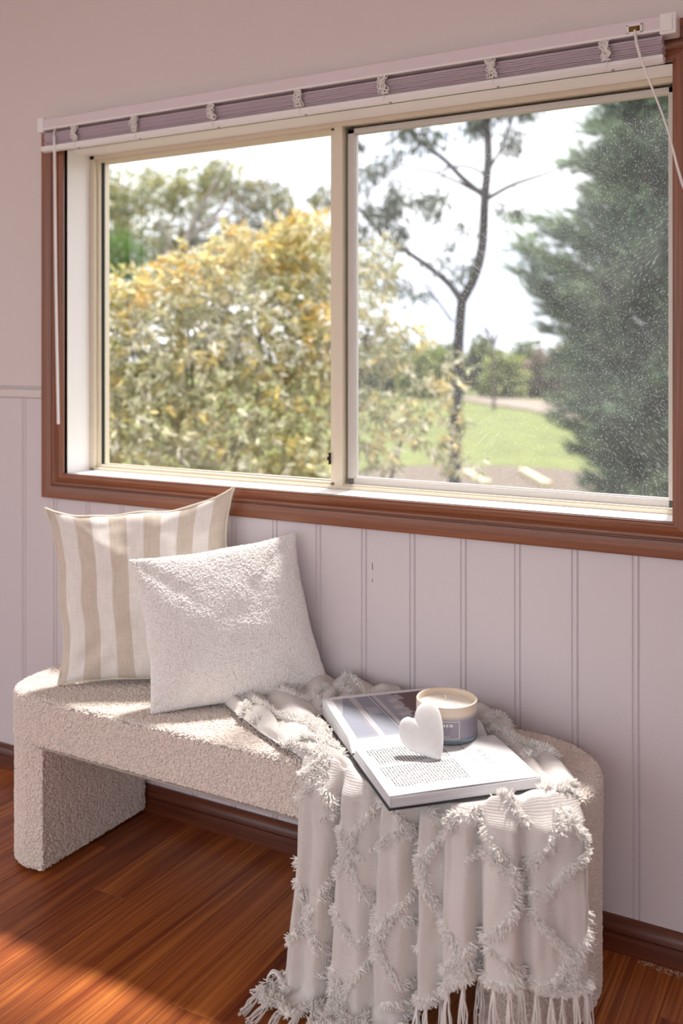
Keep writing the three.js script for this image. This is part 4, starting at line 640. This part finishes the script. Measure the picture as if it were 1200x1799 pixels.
{ // big conifer at the right
  const r = rng(404), D = 13, PX = 1160, b0 = at(PX, 628, D), S = FOCAL / D, t = thing('conifer', 'large dark green conifer with upswept layered branches at the right of the window', 'tree', [b0.x, GROUND, b0.z]);
  const edge = [[60, 1120], [150, 1085], [200, 1042], [250, 1008], [290, 1022], [330, 1026], [370, 1000], [400, 965], [440, 905], [470, 892], [510, 905], [560, 950], [600, 985], [640, 988], [700, 985], [760, 1003], [800, 1030], [850, 1050], [960, 1070]];
  const rad = (py) => { for (let i = 1; i < edge.length; i++) if (py <= edge[i][0]) { const [y0, x0] = edge[i - 1], [y1, x1] = edge[i]; return (PX - lerp(x0, x1, clamp((py - y0) / (y1 - y0), 0, 1))) / S; } return 0.7; };
  part('trunk', taper([V(b0.x, GROUND, b0.z), at(PX, 628, D), at(PX, 40, D)], 0.24, 0.08, 10, 9), M.barkbrown, t);
  const needles = []; for (let i = 0; i < 16; i++) { const a = r() * 6.28, k = 0.15 + r() * 0.35, g = new THREE.ConeGeometry(0.022, 0.85 + r() * 0.3, 3, 1, true).translate(0, 0.45, 0); g.rotateZ(k * 1.3); g.rotateY(a); g.translate(0, r() * 0.35, 0); needles.push(g.toNonIndexed()); }
  const spray = mergeGeometries(needles), mats = [], cols = [], q = new THREE.Quaternion(), tones = [lin(0.21, 0.29, 0.18), lin(0.27, 0.36, 0.22), lin(0.36, 0.44, 0.28), lin(0.16, 0.22, 0.15)];
  for (let py = 70; py < 960; py += 27) {
    const R = rad(py), y = at(PX, py, D).y, nb = 10, a0 = r() * 6.28;
    for (let k = 0; k < nb; k++) {
      const a = a0 + k / nb * 6.28 + (r() - 0.5) * 0.4, lean = -RT.x * 0; const dir = V(Math.cos(a), 0, Math.sin(a)), toward = Math.max(0, -dir.dot(RT));
      const len = 1.14 * R * (0.6 + 0.4 * r()) * (0.8 + 0.2 * toward), rise = 0.26 + r() * 0.16, s = V(b0.x, y - len * rise * 0.8, b0.z), e = s.clone().addScaledVector(dir, len).add(V(0, len * rise, 0)), m = s.clone().lerp(e, 0.5).add(V(0, -0.06 * len, 0));
      if (k % 2 === 0) part('branch', taper([s, m, e], 0.035, 0.008, 8, 5), M.barkbrown, t);
      const n = Math.max(5, Math.round(len * 62)), tone = tones[Math.floor(r() * 3.6)], gold = Math.abs(py - 315) < 40 && toward < 0.6 && r() < 0.5 && dir.dot(FW) < 0;
      for (let i = 0; i < n; i++) { const f = 0.22 + 0.78 * (i + r()) / n, p = s.clone().lerp(m, f).lerp(m.clone().lerp(e, f), f).add(V((r() - 0.5) * 0.42 * f, (r() - 0.5) * 0.13, (r() - 0.5) * 0.42 * f));
        const d = dir.clone().add(V((r() - 0.5) * 1.3, 0.25 + (r() - 0.5) * 0.8, (r() - 0.5) * 1.3)).normalize(); q.setFromUnitVectors(UPV, d); mats.push(MTX(p, q, 0.15 + r() * 0.12)); cols.push((gold ? lin(0.22, 0.20, 0.09) : tone).clone().multiplyScalar(0.7 + r() * 0.7)); }
    }
  }
  stuff('needles', spray, M.leafdull, mats, t, cols);
}
{ // trees at the far side of the grass
  const P = (n) => [[lin(0.201, 0.238, 0.109), lin(0.274, 0.292, 0.146), lin(0.163, 0.182, 0.100)], [lin(0.311, 0.238, 0.182), lin(0.238, 0.182, 0.155), lin(0.274, 0.255, 0.163)], [lin(0.347, 0.365, 0.146), lin(0.255, 0.292, 0.109)]][n];
  const row = [[630, 632, 62, 46, 95, 0, 'far olive green tree behind the shrub at the left of the right pane'], [690, 628, 56, 52, 98, 0, 'far olive tree rising left of the thin dark trunk'], [745, 642, 48, 44, 92, 2, 'far yellow green tree left of the thin dark trunk'], [790, 640, 40, 46, 100, 0, 'far tree straight behind the thin dark trunk'], [846, 632, 40, 50, 96, 0, 'far green tree just right of the thin dark trunk'], [885, 650, 40, 40, 90, 2, 'far low yellow green tree beyond the grass'], [925, 628, 36, 42, 104, 0, 'far tall olive tree left of the brown one'], [958, 646, 40, 38, 94, 1, 'far brownish bare crowned tree beside the conifer'], [1005, 640, 46, 50, 98, 0, 'far dark tree half hidden by the conifer'], [1080, 640, 60, 50, 98, 0, 'far tree hidden deep behind the conifer']];
  for (const [px, py, rx, ry, d, pal, label] of row) {
    const k = d / FOCAL, b = at(px, 628, d), t = thing('tree', label, 'tree', [b.x, GROUND, b.z], 'trees beyond the grass'), r = rng(px);
    const bl = [[px, py, d, rx * k * 0.8, ry * k, rx * k * 0.7, 700, pal], [px - rx * 0.45, py + 18, d, rx * k * 0.6, ry * k * 0.65, rx * k * 0.5, 420, pal], [px + rx * 0.45, py + 14, d, rx * k * 0.6, ry * k * 0.7, rx * k * 0.5, 420, pal], [px, py + 36, d, rx * k, 24 * k, rx * k * 0.6, 420, pal]];
    putLeaves('foliage', blobLeaves(bl, r, { len: 0.62, palette: [P(0), P(1), P(2)], droop: 0.3, shell: 0.45, tuft: 6, spread: 0.6 }), leafGeo(0.5), M.leafdull, t);
    part('trunk', taper([V(b.x, GROUND, b.z), at(px, 660, d), at(px + 3, py, d)], 0.3, 0.1, 8, 6), M.barkbrown, t);
  }
  const D = 70, b0 = at(868, 628, D), t = thing('bare_tree', 'far leafless grey tree standing above the green trees', 'tree', [b0.x, GROUND, b0.z]), Q = (a, b) => at(a, b, D);
  part('trunk', taper([V(b0.x, GROUND, b0.z), Q(867, 640), Q(866, 600)], 0.12, 0.09, 8, 6), M.barkbrown, t);
  for (const pts of [[[866, 605], [856, 575], [852, 545], [846, 520]], [[866, 600], [874, 570], [872, 540]], [[866, 610], [884, 580], [900, 560]], [[860, 590], [842, 570], [832, 556]]]) part('branch', taper(pts.map(([a, b]) => Q(a, b)), 0.11, 0.03, 8, 5), M.barkbrown, t);
}
renderer.render(scene, camera);
